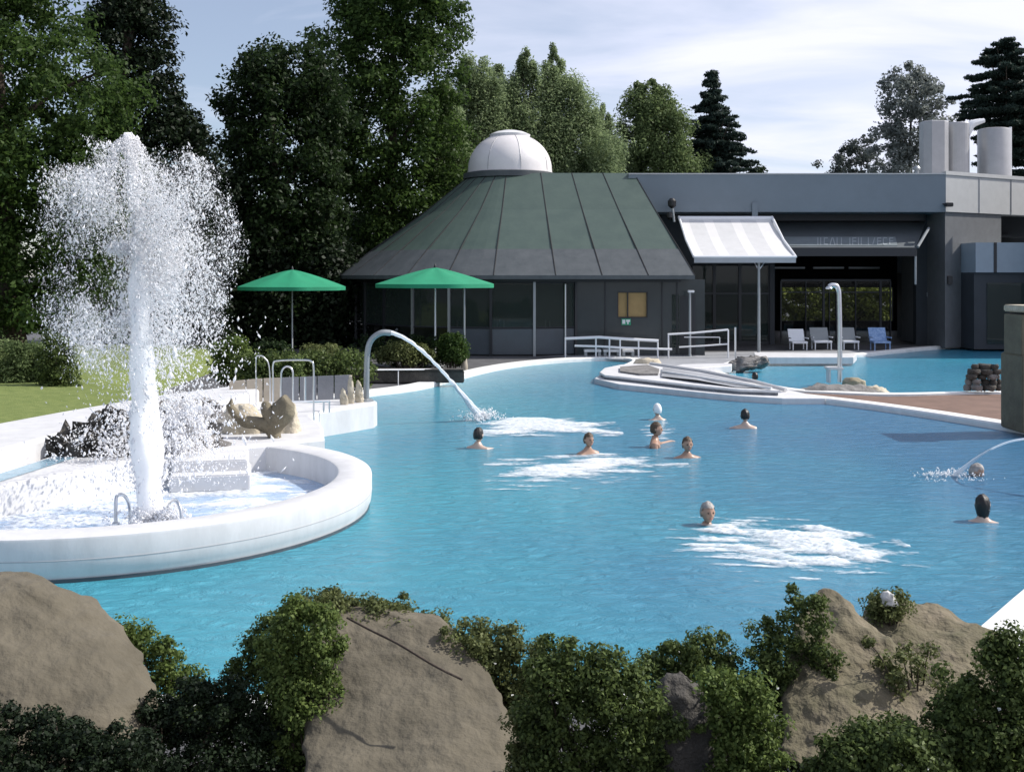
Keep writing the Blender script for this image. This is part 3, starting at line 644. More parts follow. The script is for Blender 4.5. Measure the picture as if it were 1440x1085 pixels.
# interior
mb = MB(); mb.lathe([(RG-0.15, 0), (RG-0.15, 0.03)], (PC.x, PC.y, DK), 40); mb.build('floor', 'interior_floor', pav)
mb = MB(); mb.lathe([(RG-0.2, 0), (0.1, 0.02)], (PC.x, PC.y, 2.9), 40); mb.build('ceiling', 'interior', pav)
mb = MB(); mb.box(PC.x-4.5, PC.x+5.5, PC.y-1.0, PC.y-0.8, DK+0.02, 2.85); mb.build('back_wall', 'interior_reflection', pav)
def cafe_table(x, y, lab):
    t = thing('cafe_table', lab, 'table', (x, y, DK+0.03), 'white tables inside the pavilion')
    mb = MB(); mb.lathe([(0.02, 0.70), (0.42, 0.71), (0.43, 0.725), (0.42, 0.74), (0.02, 0.745)], (x, y, DK+.03), 24); mb.build('table_top', 'white_metal', t, True)
    mb = MB(); mb.lathe([(0.25, 0), (0.25, 0.02), (0.04, 0.05), (0.035, 0.70)], (x, y, DK+.03), 16); mb.build('pedestal', 'white_metal', t, True)
    for s in (-1, 1):
        c = thing('cafe_chair', 'white chair %s of the cafe table %s' % ('left' if s < 0 else 'right', lab.split('pavilion ')[1]), 'chair', (x+s*0.7, y, DK+.03), 'white chairs inside the pavilion')
        mb = MB(); mb.box(x+s*0.7-.2, x+s*0.7+.2, y-.2, y+.2, DK+.45, DK+.49); mb.build('seat', 'white_metal', c, bevel=.01)
        mb = MB(); mb.box(x+s*0.88-.02, x+s*0.88+.02, y-.2, y+.2, DK+.55, DK+1.22); mb.build('backrest', 'white_metal', c, bevel=.01)
        for a in (-1, 1):
            for b in (-1, 1):
                mb = MB(); mb.tube([(x+s*0.7+a*.17, y+b*.17, DK+.03), (x+s*0.7+a*.17, y+b*.17, DK+.45)], .015, 6); mb.build('leg', 'white_metal', c)
cafe_table(xat(676, 41.6), 41.6, 'white cafe table in the glass pavilion left of centre')
cafe_table(xat(735, 42.2), 42.2, 'white cafe table in the glass pavilion near its middle')
cafe_table(xat(806, 41.4), 41.4, 'white cafe table in the glass pavilion by the white railing')
# exit sign by the window
t = thing('exit_sign', 'small pale green escape sign under the lit window', 'sign', W(880, 456, YW-0.06))
mb = MB(); p = W(874, 448, YW-0.06); q = W(887, 457, YW-0.06); mb.box(p.x, q.x, p.y-0.01, p.y+0.04, q.z, p.z); mb.build('plate', 'exit_green', t)
mb = MB(); w = q.x-p.x; h = p.z-q.z
mb.box(p.x+w*.08, p.x+w*.40, p.y-.014, p.y-.011, q.z+h*.2, p.z-h*.15); mb.box(p.x+w*.5, p.x+w*.92, p.y-.014, p.y-.011, q.z+h*.5, p.z-h*.15); mb.box(p.x+w*.62, p.x+w*.76, p.y-.0145, p.y-.0115, q.z+h*.15, q.z+h*.6)
mb.build('symbol', 'white_metal', t)

# ------------------------------------------------------------------ bath house
bh = thing('bath_house', 'flat roofed grey bath house with deep fascia behind the small pool', 'building', (12, 46, DK))
DF = 44.0; fz0, fz1 = zat(298, DF), zat(245, DF); fx0, fx1 = xat(884, DF), xat(1330, DF)
rx1, ry1 = 27.5, 50.1       # right wing corner
mb = MB(); mb.prism([(fx0, DF), (fx1, DF), (fx1, 60), (fx0, 60)], fz0, fz1); mb.build('fascia', 'fascia', bh)
dv = Vector((rx1-fx1, ry1-DF)).normalized(); nn = Vector((dv.y, -dv.x))
mb = MB(); mb.prism([(fx1+.004, DF), (rx1, ry1), (rx1, 60), (fx1+.004, 60)], fz0+.01, fz1-.01); mb.build('side_fascia', 'fascia_trim', bh)
mb = MB(); mb.prism([(fx1-.02, DF-.07), (rx1, ry1-.06), (rx1, ry1+.3), (fx1-.02, DF+.4)], fz1-.02, fz1+.13); mb.prism([(fx0, DF-.03), (fx1-.021, DF-.03), (fx1-.021, DF+.4), (fx0, DF+.4)], fz1-.01, fz1+.04); mb.build('coping', 'fascia_trim', bh)
for k in range(1, 3):
    mb = MB(); c = Vector((fx1, DF))+dv*(k*2.1)+nn*0.006; mb.box(c.x-.012, c.x+.012, c.y-.02, c.y+.02, fz0+.03, fz1-.04); mb.build('panel_joint', 'duct_metal', bh)
YB = 46.0
ex0, ex1, ez = xat(1086, YB), xat(1288, YB), zat(352, YB)
mb = MB()
mb.box(xat(930, YB), xat(972, YB), YB, YB+.3, DK, fz0); mb.box(xat(972, YB), ex0-.1, YB, YB+.3, zat(372, YB), fz0)
mb.box(ex0-.1, ex0+.1, YB-.02, YB+.3, DK, fz0); mb.box(ex0+.1, ex1, YB, YB+.3, ez, fz0)
mb.box(ex1, fx1, YB-.03, YB+.32, DK, fz0-.01); mb.build('wall', 'wall_slate', bh)
mb = MB(); mb.prism([(fx1+.005, YB-.03), (fx1+.005, DF+.08), (fx1+dv.x*3.6, DF+dv.y*3.6+.08), (fx1+dv.x*3.6, YB+3), (fx1+.005, YB+3)], DK, fz0); mb.build('corner_wall', 'corner_render', bh)
mb = MB(); mb.box(21.15, 33, 41, 44.9, DK, 7.75); mb.build('shade_block', 'wall_slate', bh)  # unseen block outside the view, added to shade the corner wall
# left glazed front
for i, (a, b) in enumerate(((974, 1004), (1006, 1040), (1042, 1082))):
    x0, x1 = xat(a, YB), xat(b, YB); mb = MB(); mb.slab((x0, YB+.1, .25), (x1, YB+.1, .25), (x1, YB+.1, 3.4), (x0, YB+.1, 3.4), .02); wn = mb.build('window', 'glass_dark', bh)
    mb = MB(); mb.box(x0-.03, x0+.03, YB+.04, YB+.16, DK, 3.45); mb.box(x1-.03, x1+.03, YB+.042, YB+.158, DK, 3.45); mb.box(x0+.03, x1-.03, YB+.043, YB+.157, 2.2, 2.27); mb.box(x0+.03, x1-.03, YB+.043, YB+.157, DK, .25); mb.build('frame', 'dark_frame', wn)
# hall with a view through to the garden
mb = MB(); XL, XR, YK = ex0-4.5, ex1+4.7, 58.0; ox0, ox1, oz0, oz1 = xat(1096, YK), xat(1254, YK), .6, zat(404, YK)
mb.box(XL, XL+.1, YB+.31, YK, DK+.01, fz0-.01); mb.prism([(ex1+.25, YB+.33), (ex1+.35, YB+.33), (XR+.1, YK), (XR, YK)], DK+.01, 4.58); mb.box(XL+.1, XR, YB+.31, YK, 4.6, 4.7)
mb.box(XL+.1, ox0, YK-.2, YK, DK+.01, 4.59); mb.box(ox1, XR, YK-.2, YK, DK+.01, 4.59); mb.box(ox0, ox1, YK-.2, YK, oz1, 4.59); mb.box(ox0, ox1, YK-.2, YK, DK+.01, oz0); mb.build('hall_wall', 'interior', bh)
mb = MB(); mb.box(XL+.11, XR-.01, YB-.2, YK-.21, DK+.005, DK+.02); mb.build('hall_floor', 'interior_floor', bh)
fr = MB(); xs = [xat(p, 47.2) for p in (1098, 1133, 1158, 1166, 1176, 1203, 1238, 1252)]
for x, w in zip(xs, (.06, .04, .10, .03, .05, .04, .10, .05)): fr.box(x-w/2, x+w/2, 47.15, 47.25, DK+.02, 2.75)
fr.box(xs[0], xs[-1], 47.152, 47.248, 2.75, 2.83); fr.box(xs[0], xs[-1], 47.153, 47.247, 2.25, 2.30); dr = fr.build('door', 'dark_frame', bh)
mb = MB(); mb.slab((xs[0], 47.2, DK+.02), (xs[-1], 47.2, DK+.02), (xs[-1], 47.2, 2.75), (xs[0], 47.2, 2.75), .015); mb.build('pane', 'glass_clear', dr)
for k in range(3):
    mb = MB(); x = xat((1110, 1165, 1215)[k], 50); mb.box(x-.7, x+.7, 49.95, 50.05, 3.3, 3.38); mb.build('ceiling_beam', 'grey_metal', bh)
# right bay
bx0 = xat(1372, 43.2); bz1 = zat(341, 43.2); bz0 = zat(383, 43.2)
mb = MB(); mb.box(bx0, 33, 43.2, 52, bz0, bz1); mb.build('bay_band', 'bay_blue', bh)
mb = MB(); mb.box(bx0+.001, 33, 43.35, 52, DK, bz0-.001); mb.build('bay_wall', 'wall_slate', bh)
mb = MB(); mb.box(xat(1399, 43.1), xat(1403, 43.1), 43.17, 43.22, bz0, bz1); mb.build('band_joint', 'dark_frame', bh)
for k in range(3):
    x = bx0+.5+k*2.4; mb = MB(); mb.box(x, x+2.2, 43.31, 43.355, .3, 2.7); mb.build('window', 'glass_dark', bh)
mb = MB(); mb.box(xat(1375, 47), 33, 47.6, 47.8, bz1-.1, fz0); mb.build('clerestory', 'dark_frame', bh)
mb = MB(); q = xat(1376, 44.8); mb.box(q-.12, q+.12, 46.1, 46.4, bz1, fz0); mb.build('pier', 'fascia_trim', bh)
# dark strip painting in the shade of the recess under the fascia
mb = MB(); mb.box(xat(948, 45.6), fx1-.3, 45.4, 45.98, fz0-.28, fz0-.002); mb.build('soffit_shadow', 'dark_frame', bh)
mb = MB(); mb.box(xat(1058, 43.9), xat(1066, 43.9), 43.93, 44.0, fz0-.5, zat(285, 44)); mb.build('downpipe', 'fascia', bh)
# rooftop ducts
def duct(px0, px1, yt, d, lab, hood=0):
    x = xat((px0+px1)/2, d); r = (px1-px0)/2*d/F; zt = zat(yt, d)
    t = thing('exhaust_duct', lab, 'duct', (x, d, fz1), 'large grey metal ducts on the roof')
    mb = MB()
    if px0 > 1370: mb.lathe([(r, -.02), (r, zt-fz1-.12), (r*.96, zt-fz1-.03), (r*.8, zt-fz1)], (x, d, fz1), 32); mb.build('casing', 'duct_metal', t, True)
    else: mb.prism(chaikin([(x-r, d-r*.9), (x+r, d-r*.9), (x+r, d+r), (x-r, d+r)], 1) if not hood else chaikin([(x-r, d-r*.9), (x+r, d-r*.9), (x+r, d+r), (x-r, d+r)], 3), fz1-.02, zt, .05); mb.build('casing', 'duct_metal', t)
    if hood:
        mb = MB(); mb.tube(spline([(x+r*.6, d-.1, zt-1.1), (x+r*.75, d-.1, zt-.5), (x+r*1.2, d-.1, zt-.08), (x+r*2.3, d-.1, zt+.1)], 5), [.10, .11, .12, .14, .16, .19, .21, .22, .22, .2, .19, .17, .15, .13, .11, .1], 8); mb.build('hood', 'white_metal', t, True)
    else:
        mb = MB(); mb.tube([(x+r*.97, d-.1, fz1), (x+r*.97, d-.1, zt+.06)], .07, 8); mb.build('pipe', 'white_metal', t, True)
duct(1296, 1331, 171, 50, 'grey roof duct with white pipe on its right side, leftmost of three'); duct(1330, 1362, 173, 50.6, 'grey roof duct with curved white hood, middle of three', 1); duct(1376, 1420, 181, 51, 'wide grey roof duct, rightmost of three')
t = thing('vent_pipe', 'short thin vent pipe left of the roof ducts', 'pipe', (xat(1289, 48), 48, fz1))
mb = MB(); mb.lathe([(.1, 0), (.1, .55)], (xat(1289, 48), 48, fz1), 12); mb.build('pipe', 'grey_metal', t, True)
mb = MB(); mb.lathe([(.15, .55), (.17, .62), (.1, .72), (.02, .74)], (xat(1289, 48), 48, fz1), 12); mb.build('cap', 'grey_metal', t, True)
# hedge seen through the hall
bush('hedge', 'sunlit yellow green hedge seen through the bath house hall', [(396, 1070, 1280), (402, 1060, 1290), (440, 1060, 1290), (452, 1060, 1290)], 66.3, 'leaf_garden', n=260, per=80, size=0.22, cr=0.5, depth=.15, seed=61, cat='hedge', base_z=.1, jitter=.05, dmax=1.0)
# awnings
aw = thing('awning', 'white striped awning pulled out over the bath house window', 'awning', (xat(1020, 45.4), 45.4, DK))
AT, AB = 43.85, 40.2; ax0, ax1 = xat(955, AT), xat(1086, AT); zt, zb = zat(309, AT), zat(361, AB); bx0_, bx1_ = xat(976, AB), xat(1119, AB)
mb = MB()
edges = [0, .10, .26, .36, .55, .65, .82, .9, 1.0]; cols = [0, 1, 0, 1, 0, 1, 0, 0]
def awp(u, v):   # v 0 top .. 1 bottom, sag
    x = (ax0+(ax1-ax0)*u)*(1-v)+(bx0_+(bx1_-bx0_)*u)*v; y = AT+(AB-AT)*v; z = zt+(zb-zt)*v - 0.22*math.sin(math.pi*v)*0.6
    return Vector((x, y, z))
for i in range(8):
    mb.cur = cols[i]
    for k in range(10):
        a, b = k/10, (k+1)/10; mb.quad(awp(edges[i], b), awp(edges[i+1], b), awp(edges[i+1], a), awp(edges[i], a))
        mb.quad(*[p-Vector((0, 0, .012)) for p in (awp(edges[i], a), awp(edges[i+1], a), awp(edges[i+1], b), awp(edges[i], b))])
mb.build('canopy', ['white_canvas', 'grey_canvas'], aw)
mb = MB(); mb.slab((bx0_, AB-.02, zb-.22), (bx1_, AB-.02, zb-.22), (bx1_, AB-.02, zb), (bx0_, AB-.02, zb), .02); mb.build('valance', 'valance', aw)
mb = MB(); mb.tube([(bx0_, AB, zb), (bx1_, AB, zb)], .045, 8); mb.build('front_bar', 'white_metal', aw, True)
mb = MB(); mb.tube([(ax0, AT+.04, zt+.05), (ax1, AT+.04, zt+.05)], .10, 10); mb.build('roller', 'white_metal', aw, True)
for u in (.0, 1.0):
    mb = MB(); mb.tube([awp(u, 0)-Vector((0, -.05, -.12)), awp(u, .5)+Vector((.0, 0, .03)), awp(u, 1)], .05, 8); mb.build('arm', 'white_metal', aw, True)
aw2 = thing('awning', 'dark grey awning with faded lettering over the bath house entrance', 'awning', (xat(1190, 45.8), 45.8, DK))
cx0, cx1 = xat(1084, 45.9), xat(1302, 45.9); cz0, cz1 = zat(311, 45.9), zat(348, 43.2); dx0, dx1 = xat(1084, 43.2), xat(1288, 43.2)
mb = MB(); mb.slab((dx0, 43.2, cz1), (dx1, 43.2, cz1), (cx1, 45.9, cz0), (cx0, 45.9, cz0), .03); mb.build('canopy', 'slate_canvas', aw2)
mb = MB(); mb.box(dx0, dx1, 43.12, 43.19, cz1-.34, cz1-.01); mb.build('front_board', 'dark_frame', aw2)
mb = MB(); mb.tube([(dx1+.05, 43.15, cz1+.02), (xat(1306, 44), 44.0, zat(321, 44))], .06, 8); mb.build('arm', 'grey_metal', aw2, True)
mb = MB(); mb.tube([(dx1, 43.25, cz1-.1), (dx1, 43.25, zat(400, 43.25))], .05, 8); mb.build('strut', 'grey_metal', aw2, True)
def awn2(px, py):   # point on the sloping canopy seen at px,py
    n = Vector((0, cz0-cz1, -(45.9-43.2))); o0 = Vector((0, 43.2, cz1)); ray = Vector(((px-720)/F, 1, -(py-HZ)/F)); t = (o0-Vector((0, 0, CH))).dot(n)/ray.dot(n)
    return Vector((0, 0, CH))+ray*t
nrm = Vector((0, -(cz0-cz1), (45.9-43.2))).normalized()
mb = MB(); mb.slab(*[awn2(*p)+nrm*.02 for p in ((1086, 346), (1262, 346), (1259, 333.5), (1086, 333.5))], .015); sg = mb.build('sign_strip', 'sign_face', aw2)
mb = MB(); rr = random.Random(4); x = 1150
strokes = [(0, 'v'), (4, 'v'), (9, 'c'), (17, 'd'), (21, 'u'), (27, 'v'), (33, 'v'), (45, 'v'), (49, 'h'), (57, 'v'), (61, 'v'), (71, 'v'), (77, 'd'), (84, 'h'), (92, 'c'), (101, 'h')]
def stroke(a, b, w=1.3):
    pa, pb = a, b; dx, dy = pb[0]-pa[0], pb[1]-pa[1]; L = math.hypot(dx, dy); ox, oy = -dy/L*w/2, dx/L*w/2
    mb.slab(*[awn2(px, py)+nrm*.032 for px, py in ((pa[0]+ox, pa[1]+oy), (pb[0]+ox, pb[1]+oy), (pb[0]-ox, pb[1]-oy), (pa[0]-ox, pa[1]-oy))], .008)
for dx, k in strokes:
    X = x+dx
    if k == 'v': stroke((X, 345), (X, 334.8))
    if k == 'd': stroke((X, 345), (X+3, 335))
    if k == 'u': stroke((X, 335), (X+3, 345))
    if k == 'h': stroke((X, 345), (X, 334.8)); stroke((X, 340), (X+5, 340)); stroke((X, 335.5), (X+5, 335.5))
    if k == 'c': stroke((X, 345), (X, 334.8)); stroke((X, 335.4), (X+5, 335.4)); stroke((X, 344.4), (X+5, 344.4))
mb.build('lettering', 'sign_mark', sg)
# small things on the wall
def wall_box(name, lab, cat, px0, px1, py0, py1, d, t_, m, m2):
    a = W(px0, py0, d); b = W(px1, py1, d); t = thing(name, lab, cat, ((a.x+b.x)/2, d, b.z))
    mb = MB(); mb.box(a.x, b.x, d-t_, d, b.z, a.z); mb.build('body', m, t, bevel=.01)
    mb = MB(); mb.box(a.x+(b.x-a.x)*.15, b.x-(b.x-a.x)*.2, d-t_-.012, d-t_-.001, b.z+(a.z-b.z)*.25, a.z-(a.z-b.z)*.25); mb.build('face', m2, t)
wall_box('wall_sign', 'small pale notice on the dark wall right of the entrance', 'sign', 1303, 1318, 411, 417, YB-.04, .03, 'chair_grey', 'white_metal')
wall_box('wall_lamp', 'small black lamp on the dark corner wall', 'lamp', 1331, 1338, 388, 400, 44.2, .12, 'black_plastic', 'dark_frame')
t = thing('camera_box', 'black security camera at the fascia corner', 'camera', W(1335, 290, 43.8))
mb = MB(); p = W(1334, 288, 43.8); mb.box(p.x-.14, p.x+.14, 43.65, 43.9, p.z-.08, p.z+.08); mb.build('housing', 'black_plastic', t, bevel=.02)
mb = MB(); mb.tube([(p.x, 43.85, p.z), (p.x-.15, 44.02, p.z+.05)], .03, 6); mb.build('bracket', 'black_plastic', t)
t = thing('floodlight', 'black spotlight cluster on the roof edge left of the white awning', 'lamp', W(946, 305, 43.6))
p = W(945, 286, 43.6)
mb = MB(); mb.tube([W(948, 312, 43.6), p], .05, 8); mb.build('post', 'grey_metal', t)
mb = MB(); mb.lathe([(.05, -.2), (.16, -.1), (.17, .1), (.08, .2)], p, 14); mb.build('lamp_head', 'black_plastic', t, True)
mb = MB(); mb.lathe([(.05, -.14), (.13, -.06), (.13, .1), (.06, .14)], p+Vector((-.1, 0, -.5)), 14); mb.build('lamp_head', 'black_plastic', t, True)
# post under the awning
t = thing('awning_post', 'slim grey post holding the front of the white awning', 'post', (xat(1067, 40.4), 40.4, DK))
b0 = Vector((xat(1067, 40.4), 40.4, DK)); mb = MB(); mb.lathe([(.12, 0), (.12, .04), (.065, .1), (.06, 1.6), (.05, zat(366, 40.4)-DK)], b0, 14); mb.build('pole', 'grey_metal', t, True)
mb = MB(); mb.tube([b0+Vector((0, 0, 3.1)), b0+Vector((.3, .1, 3.5))], .022, 8); mb.tube([b0+Vector((0, 0, 3.1)), b0+Vector((-.2, .1, 3.5))], .022, 8); mb.build('bracket', 'steel', t, True)
# ------------------------------------------------------------------ umbrellas
def umbrella(px, ya, yr, xl, xr, d, lab, rot):
    x = xat(px, d); za, zr = zat(ya, d), zat(yr, d); Rr = (xr-xl)/2*d/F; t = thing('umbrella', lab, 'umbrella', (x, d, DK), 'green umbrellas on the terrace')
    n = 8; mb = MB(); V = [(x, d, za)]; m = 6; sub = 4
    for j in range(1, m+1):
        for i in range(n*sub):
            a = 2*math.pi*i/(n*sub)+rot; fr_ = abs(((i % sub)/sub)-.5)*2; v = j/m
            rad = Rr*v*(1-.06*(1-fr_)*v); z = za-(za-zr)*(v**1.25)+0.05*math.sin(math.pi*v)*0-(.05*(1-fr_)*math.sin(math.pi*v))
            V.append((x+rad*math.cos(a), d+rad*math.sin(a), z))
    N = n*sub; Fc = [(0, 1+i, 1+(i+1) % N) for i in range(N)]
    Fc += [(1+(j-1)*N+i, 1+j*N+i, 1+j*N+(i+1) % N, 1+(j-1)*N+(i+1) % N) for j in range(1, m) for i in range(N)]
    k = len(V); V += [(p[0], p[1], p[2]-.12) for p in V[1+(m-1)*N:1+m*N]]
    Fc += [(1+(m-1)*N+i, k+i, k+(i+1) % N, 1+(m-1)*N+(i+1) % N) for i in range(N)]
    mb.add(V, Fc); mb.build('canopy', 'green_canvas', t, True)
    mb = MB(); mb.lathe([(.32, 0), (.32, .06), (.06, .12), (.028, .16), (.026, za-DK)], (x, d, DK), 14); mb.build('pole', 'grey_metal' if px < 500 else 'white_metal', t, True)
    mb = MB(); mb.lathe([(.05, -.02), (.04, .05), (.01, .12)], (x, d, za), 10); mb.build('finial', 'dark_frame', t, True)
    for i in range(n):
        a = 2*math.pi*i/n+rot; mb = MB()
        mb.tube([(x+.03*math.cos(a), d+.03*math.sin(a), za-.03), (x+Rr*.5*math.cos(a), d+Rr*.5*math.sin(a), za-(za-zr)*.42-.03), (x+Rr*.99*math.cos(a), d+Rr*.99*math.sin(a), zr-.02)], .012, 5); mb.build('rib', 'dark_frame', t)
umbrella(411, 379, 403, 337, 487, 38, 'green umbrella with dark pole left of the pavilion, nearest the fountain', .3)
umbrella(612, 376, 399, 524, 697, 35, 'green umbrella with pale pole in front of the pavilion glass', .42)
t = thing('slim_post', 'slim grey post at the pool edge right of the pale umbrella pole', 'post', G(653, 520, DK))
p = G(653, 520, DK); mb = MB(); mb.lathe([(.03, 0), (.03, 2.6), (.01, 2.62)], p, 10); mb.build('pole', 'grey_metal', t, True)
mb = MB(); mb.lathe([(.10, 0), (.11, .1), (.07, .38), (.035, .42)], p, 12); mb.build('base', 'tan_panel', t, True)
mb = MB(); p = G(795, 500, DK)
t = thing('slim_post', 'slim pale post at the left end of the white railing', 'post', p)
mb.lathe([(.035, 0), (.035, 2.6), (.01, 2.62)], p, 10); mb.build('pole', 'steel', t, True)
mb = MB(); mb.lathe([(.08, 0), (.08, .02), (.036, .05)], p, 12); mb.build('base', 'steel', t, True)
t = thing('terrace_lamp', 'thin lamp post with pale head by the pavilion door', 'lamp', (xat(970, 39.5), 39.5, DK)); p = Vector((xat(970, 39.5), 39.5, DK))
mb = MB(); mb.lathe([(.08, 0), (.05, .1), (.045, 2.3)], p, 10); mb.build('pole', 'grey_metal', t, True)
mb = MB(); mb.box(p.x-.08, p.x+.16, 39.42, 39.58, DK+2.3, DK+2.38); mb.build('lamp_head', 'white_metal', t, bevel=.02)

# ------------------------------------------------------------------ left terraces and basin
BC = Vector((-5.1, 13.9)); RO, RI, HB = 3.3, 2.86, .45
bas = thing('whirlpool_basin', 'round white fountain basin with thick rim standing in the pool', 'basin', (BC.x, BC.y, 0))
mb = MB(); mb.lathe([(RO-.04, -.4), (RO-.04, .05), (RO-.01, .10), (RO, .2), (RO, HB-.035), (RO-.008, HB-.012), (RO-.03, HB), (RI+.03, HB), (RI+.008, HB-.012), (RI, HB-.035), (RI, -.3)], (BC.x, BC.y, 0), 96, False); mb.build('wall', 'white_render', bas, True)
mb = MB(); mb.lathe([(RO-.006, .215), (RO+.003, .22), (RO+.003, .228), (RO-.006, .233)], (BC.x, BC.y, 0), 96, False); mb.build('wall_joint', 'wall_seam', bas, True)
mb = MB(); mb.lathe([(RO-.037, -.02), (RO-.03, -.02), (RO-.03, .035), (RO-.037, .035)], (BC.x, BC.y, 0), 96, False); mb.build('waterline_band', 'spandrel', bas, True)
patch('basin_water', [(BC.x+(RI+.02)*math.cos(a), BC.y+(RI+.02)*math.sin(a)) for a in np.linspace(0, 2*math.pi, 73)[:-1]], .08, 'basin_water', 'frothy pale water filling the round white basin', 'water')
T2 = [(-6.35, 12.0), (-6.1, 13.2), (-5.5, 14.2), (-4.85, 15.3), (-3.9, 16.2), (-2.9, 17.0), (-3.15, 18.3), (-3.6, 19.6), (-3.55, 20.35), (-3.1, 21.0), (-2.72, 21.6), (-2.7, 22.0), (-2.95, 22.35), (-5.2, 22.6), (-5.6, 20.5), (-6.1, 18.2), (-6.5, 14.6), (-6.9, 12.0)]
mb = MB(); mb.prism(T2, -.4, .49, .05); o = mb.build('terrace_wall', 'white_render'); meta(o, 'white raised terrace wall behind the round basin', 'wall')
rim = [(-6.35, 12.0), (-6.1, 13.2), (-5.5, 14.2), (-4.85, 15.3), (-3.9, 16.2), (-2.9, 17.0), (-3.15, 18.3), (-3.6, 19.6)]
CW = [(-7.1, 10.5), (-6.62, 14.3), (-6.25, 17.3), (-5.9, 18.7), (-5.15, 19.8), (-5.0, 22.0), (-5.7, 22.4), (-6.7, 20.5), (-7.5, 18), (-8.15, 15.5), (-8.7, 10.5)]
mb = MB(); mb.prism(CW, -.3, .75, .06); o = mb.build('channel_wall', 'white_render'); meta(o, 'broad white curving wall between the lawn and the water channel', 'wall')
patch('channel_water', [(-6.95, 10.5), (-6.47, 13.9), (-6.12, 17.2), (-5.7, 17.4), (-5.95, 15.6), (-6.2, 13.5), (-6.5, 10.5)], .497, 'channel_water', 'pale blue water running along the foot of the channel wall', 'water')
st = thing('basin_steps', 'two white steps in shade at the back of the round basin', 'steps', (-4.15, 15.1, .1))
for k, (x0, x1, y0, y1, z0, z1, rz) in enumerate([(-4.72, -3.72, 14.95, 15.9, .1, .475, R(12)), (-4.66, -3.62, 14.68, 15.6, .1, .325, R(12))]):
    mb = MB(); mb.box(x0, x1, y0, y1, z0, z1, rz); mb.build('step', 'white_render', st, bevel=.02)
def grab_rail(lab, pts, r=.02):
    t = thing('grab_rail', lab, 'rail', (pts[0][0], pts[0][1], .2), 'steel grab rails of the baths'); mb = MB(); mb.tube(spline(pts, 6), r, 10); mb.build('rail', 'steel', t, True)
    for p in (pts[0], pts[-1]):
        if p[2] < .7: mb = MB(); mb.lathe([(r*2.2, 0), (r*2.2, .015), (r*1.2, .03)], (p[0], p[1], max(p[2], .2)), 12); mb.build('flange', 'steel', t, True)
def Wp(px, py, d): return tuple(W(px, py, d))
grab_rail('small arched steel grab rail left of the fountain jet', [Wp(163, 745, 12.35), Wp(163, 703, 12.4), Wp(168, 695, 12.5), Wp(176, 698, 12.6), Wp(182, 712, 12.7), Wp(183, 742, 12.7)])
grab_rail('hooked steel grab rail right of the fountain jet', [Wp(257, 756, 12.1), Wp(255, 722, 12.15), Wp(250, 706, 12.2), Wp(243, 703, 12.3), Wp(238, 708, 12.4), Wp(236, 716, 12.4)])
grab_rail('tall steel handrail in front of the grey screen panels', [Wp(441, 612, 19.6), Wp(441, 560, 19.6), Wp(441, 518, 19.6), Wp(438, 508, 19.6), Wp(425, 506, 19.8), Wp(392, 507, 20.4), Wp(384, 512, 20.5), Wp(384, 540, 20.5), Wp(384, 590, 20.5)], .016)
grab_rail('narrow steel loop handrail before the screen panels', [Wp(395, 590, 20.6), Wp(395, 535, 20.6), Wp(397, 520, 20.6), Wp(404, 515, 20.6), Wp(411, 520, 20.6), Wp(412, 535, 20.6), Wp(412, 590, 20.6)], .017)
grab_rail('slim steel post rail left of the loop handrail', [Wp(360, 590, 21.2), Wp(360, 540, 21.2), Wp(360, 505, 21.2), Wp(364, 500, 21.2), Wp(372, 503, 21.2), Wp(379, 520, 21.2), Wp(380, 590, 21.2)], .012)
mb = MB(); mb.tube([W(410, 565, 20), W(464, 564, 20.4)], .022, 8); mb.tube([W(429, 565, 20.2), W(429, 530, 20.2)], .02, 8)
for q in (412, 455, 463): mb.tube([W(q, 564, 20.3), Vector((xat(q, 20.3), 20.3, .47))], .018, 8)
meta(mb.build('hand_rail', 'steel', None, True), 'low horizontal steel rail on the white terrace end', 'rail', 'steel grab rails of the baths')
sc_ = thing('screen_wall', 'curved screen of tan and grey panels behind the boulders', 'screen', (-4.4, 22, .45))
pts = [(322, 536, 21.6), (346, 534, 21.7), (370, 532, 21.8), (396, 531, 21.9), (421, 530, 22.0), (446, 529, 22.1), (470, 528, 22.2), (494, 527, 22.3)]
for i in range(7):
    a = W(*pts[i]); b = W(*pts[i+1]); mb = MB(); g_ = (b-a).normalized()*.012
    mb.slab((a.x+g_.x, a.y, .46), (b.x-g_.x, b.y, .46), tuple(b-g_), tuple(a+g_), .05); mb.build('panel', 'tan_panel' if i < 3 else 'grey_panel', sc_)

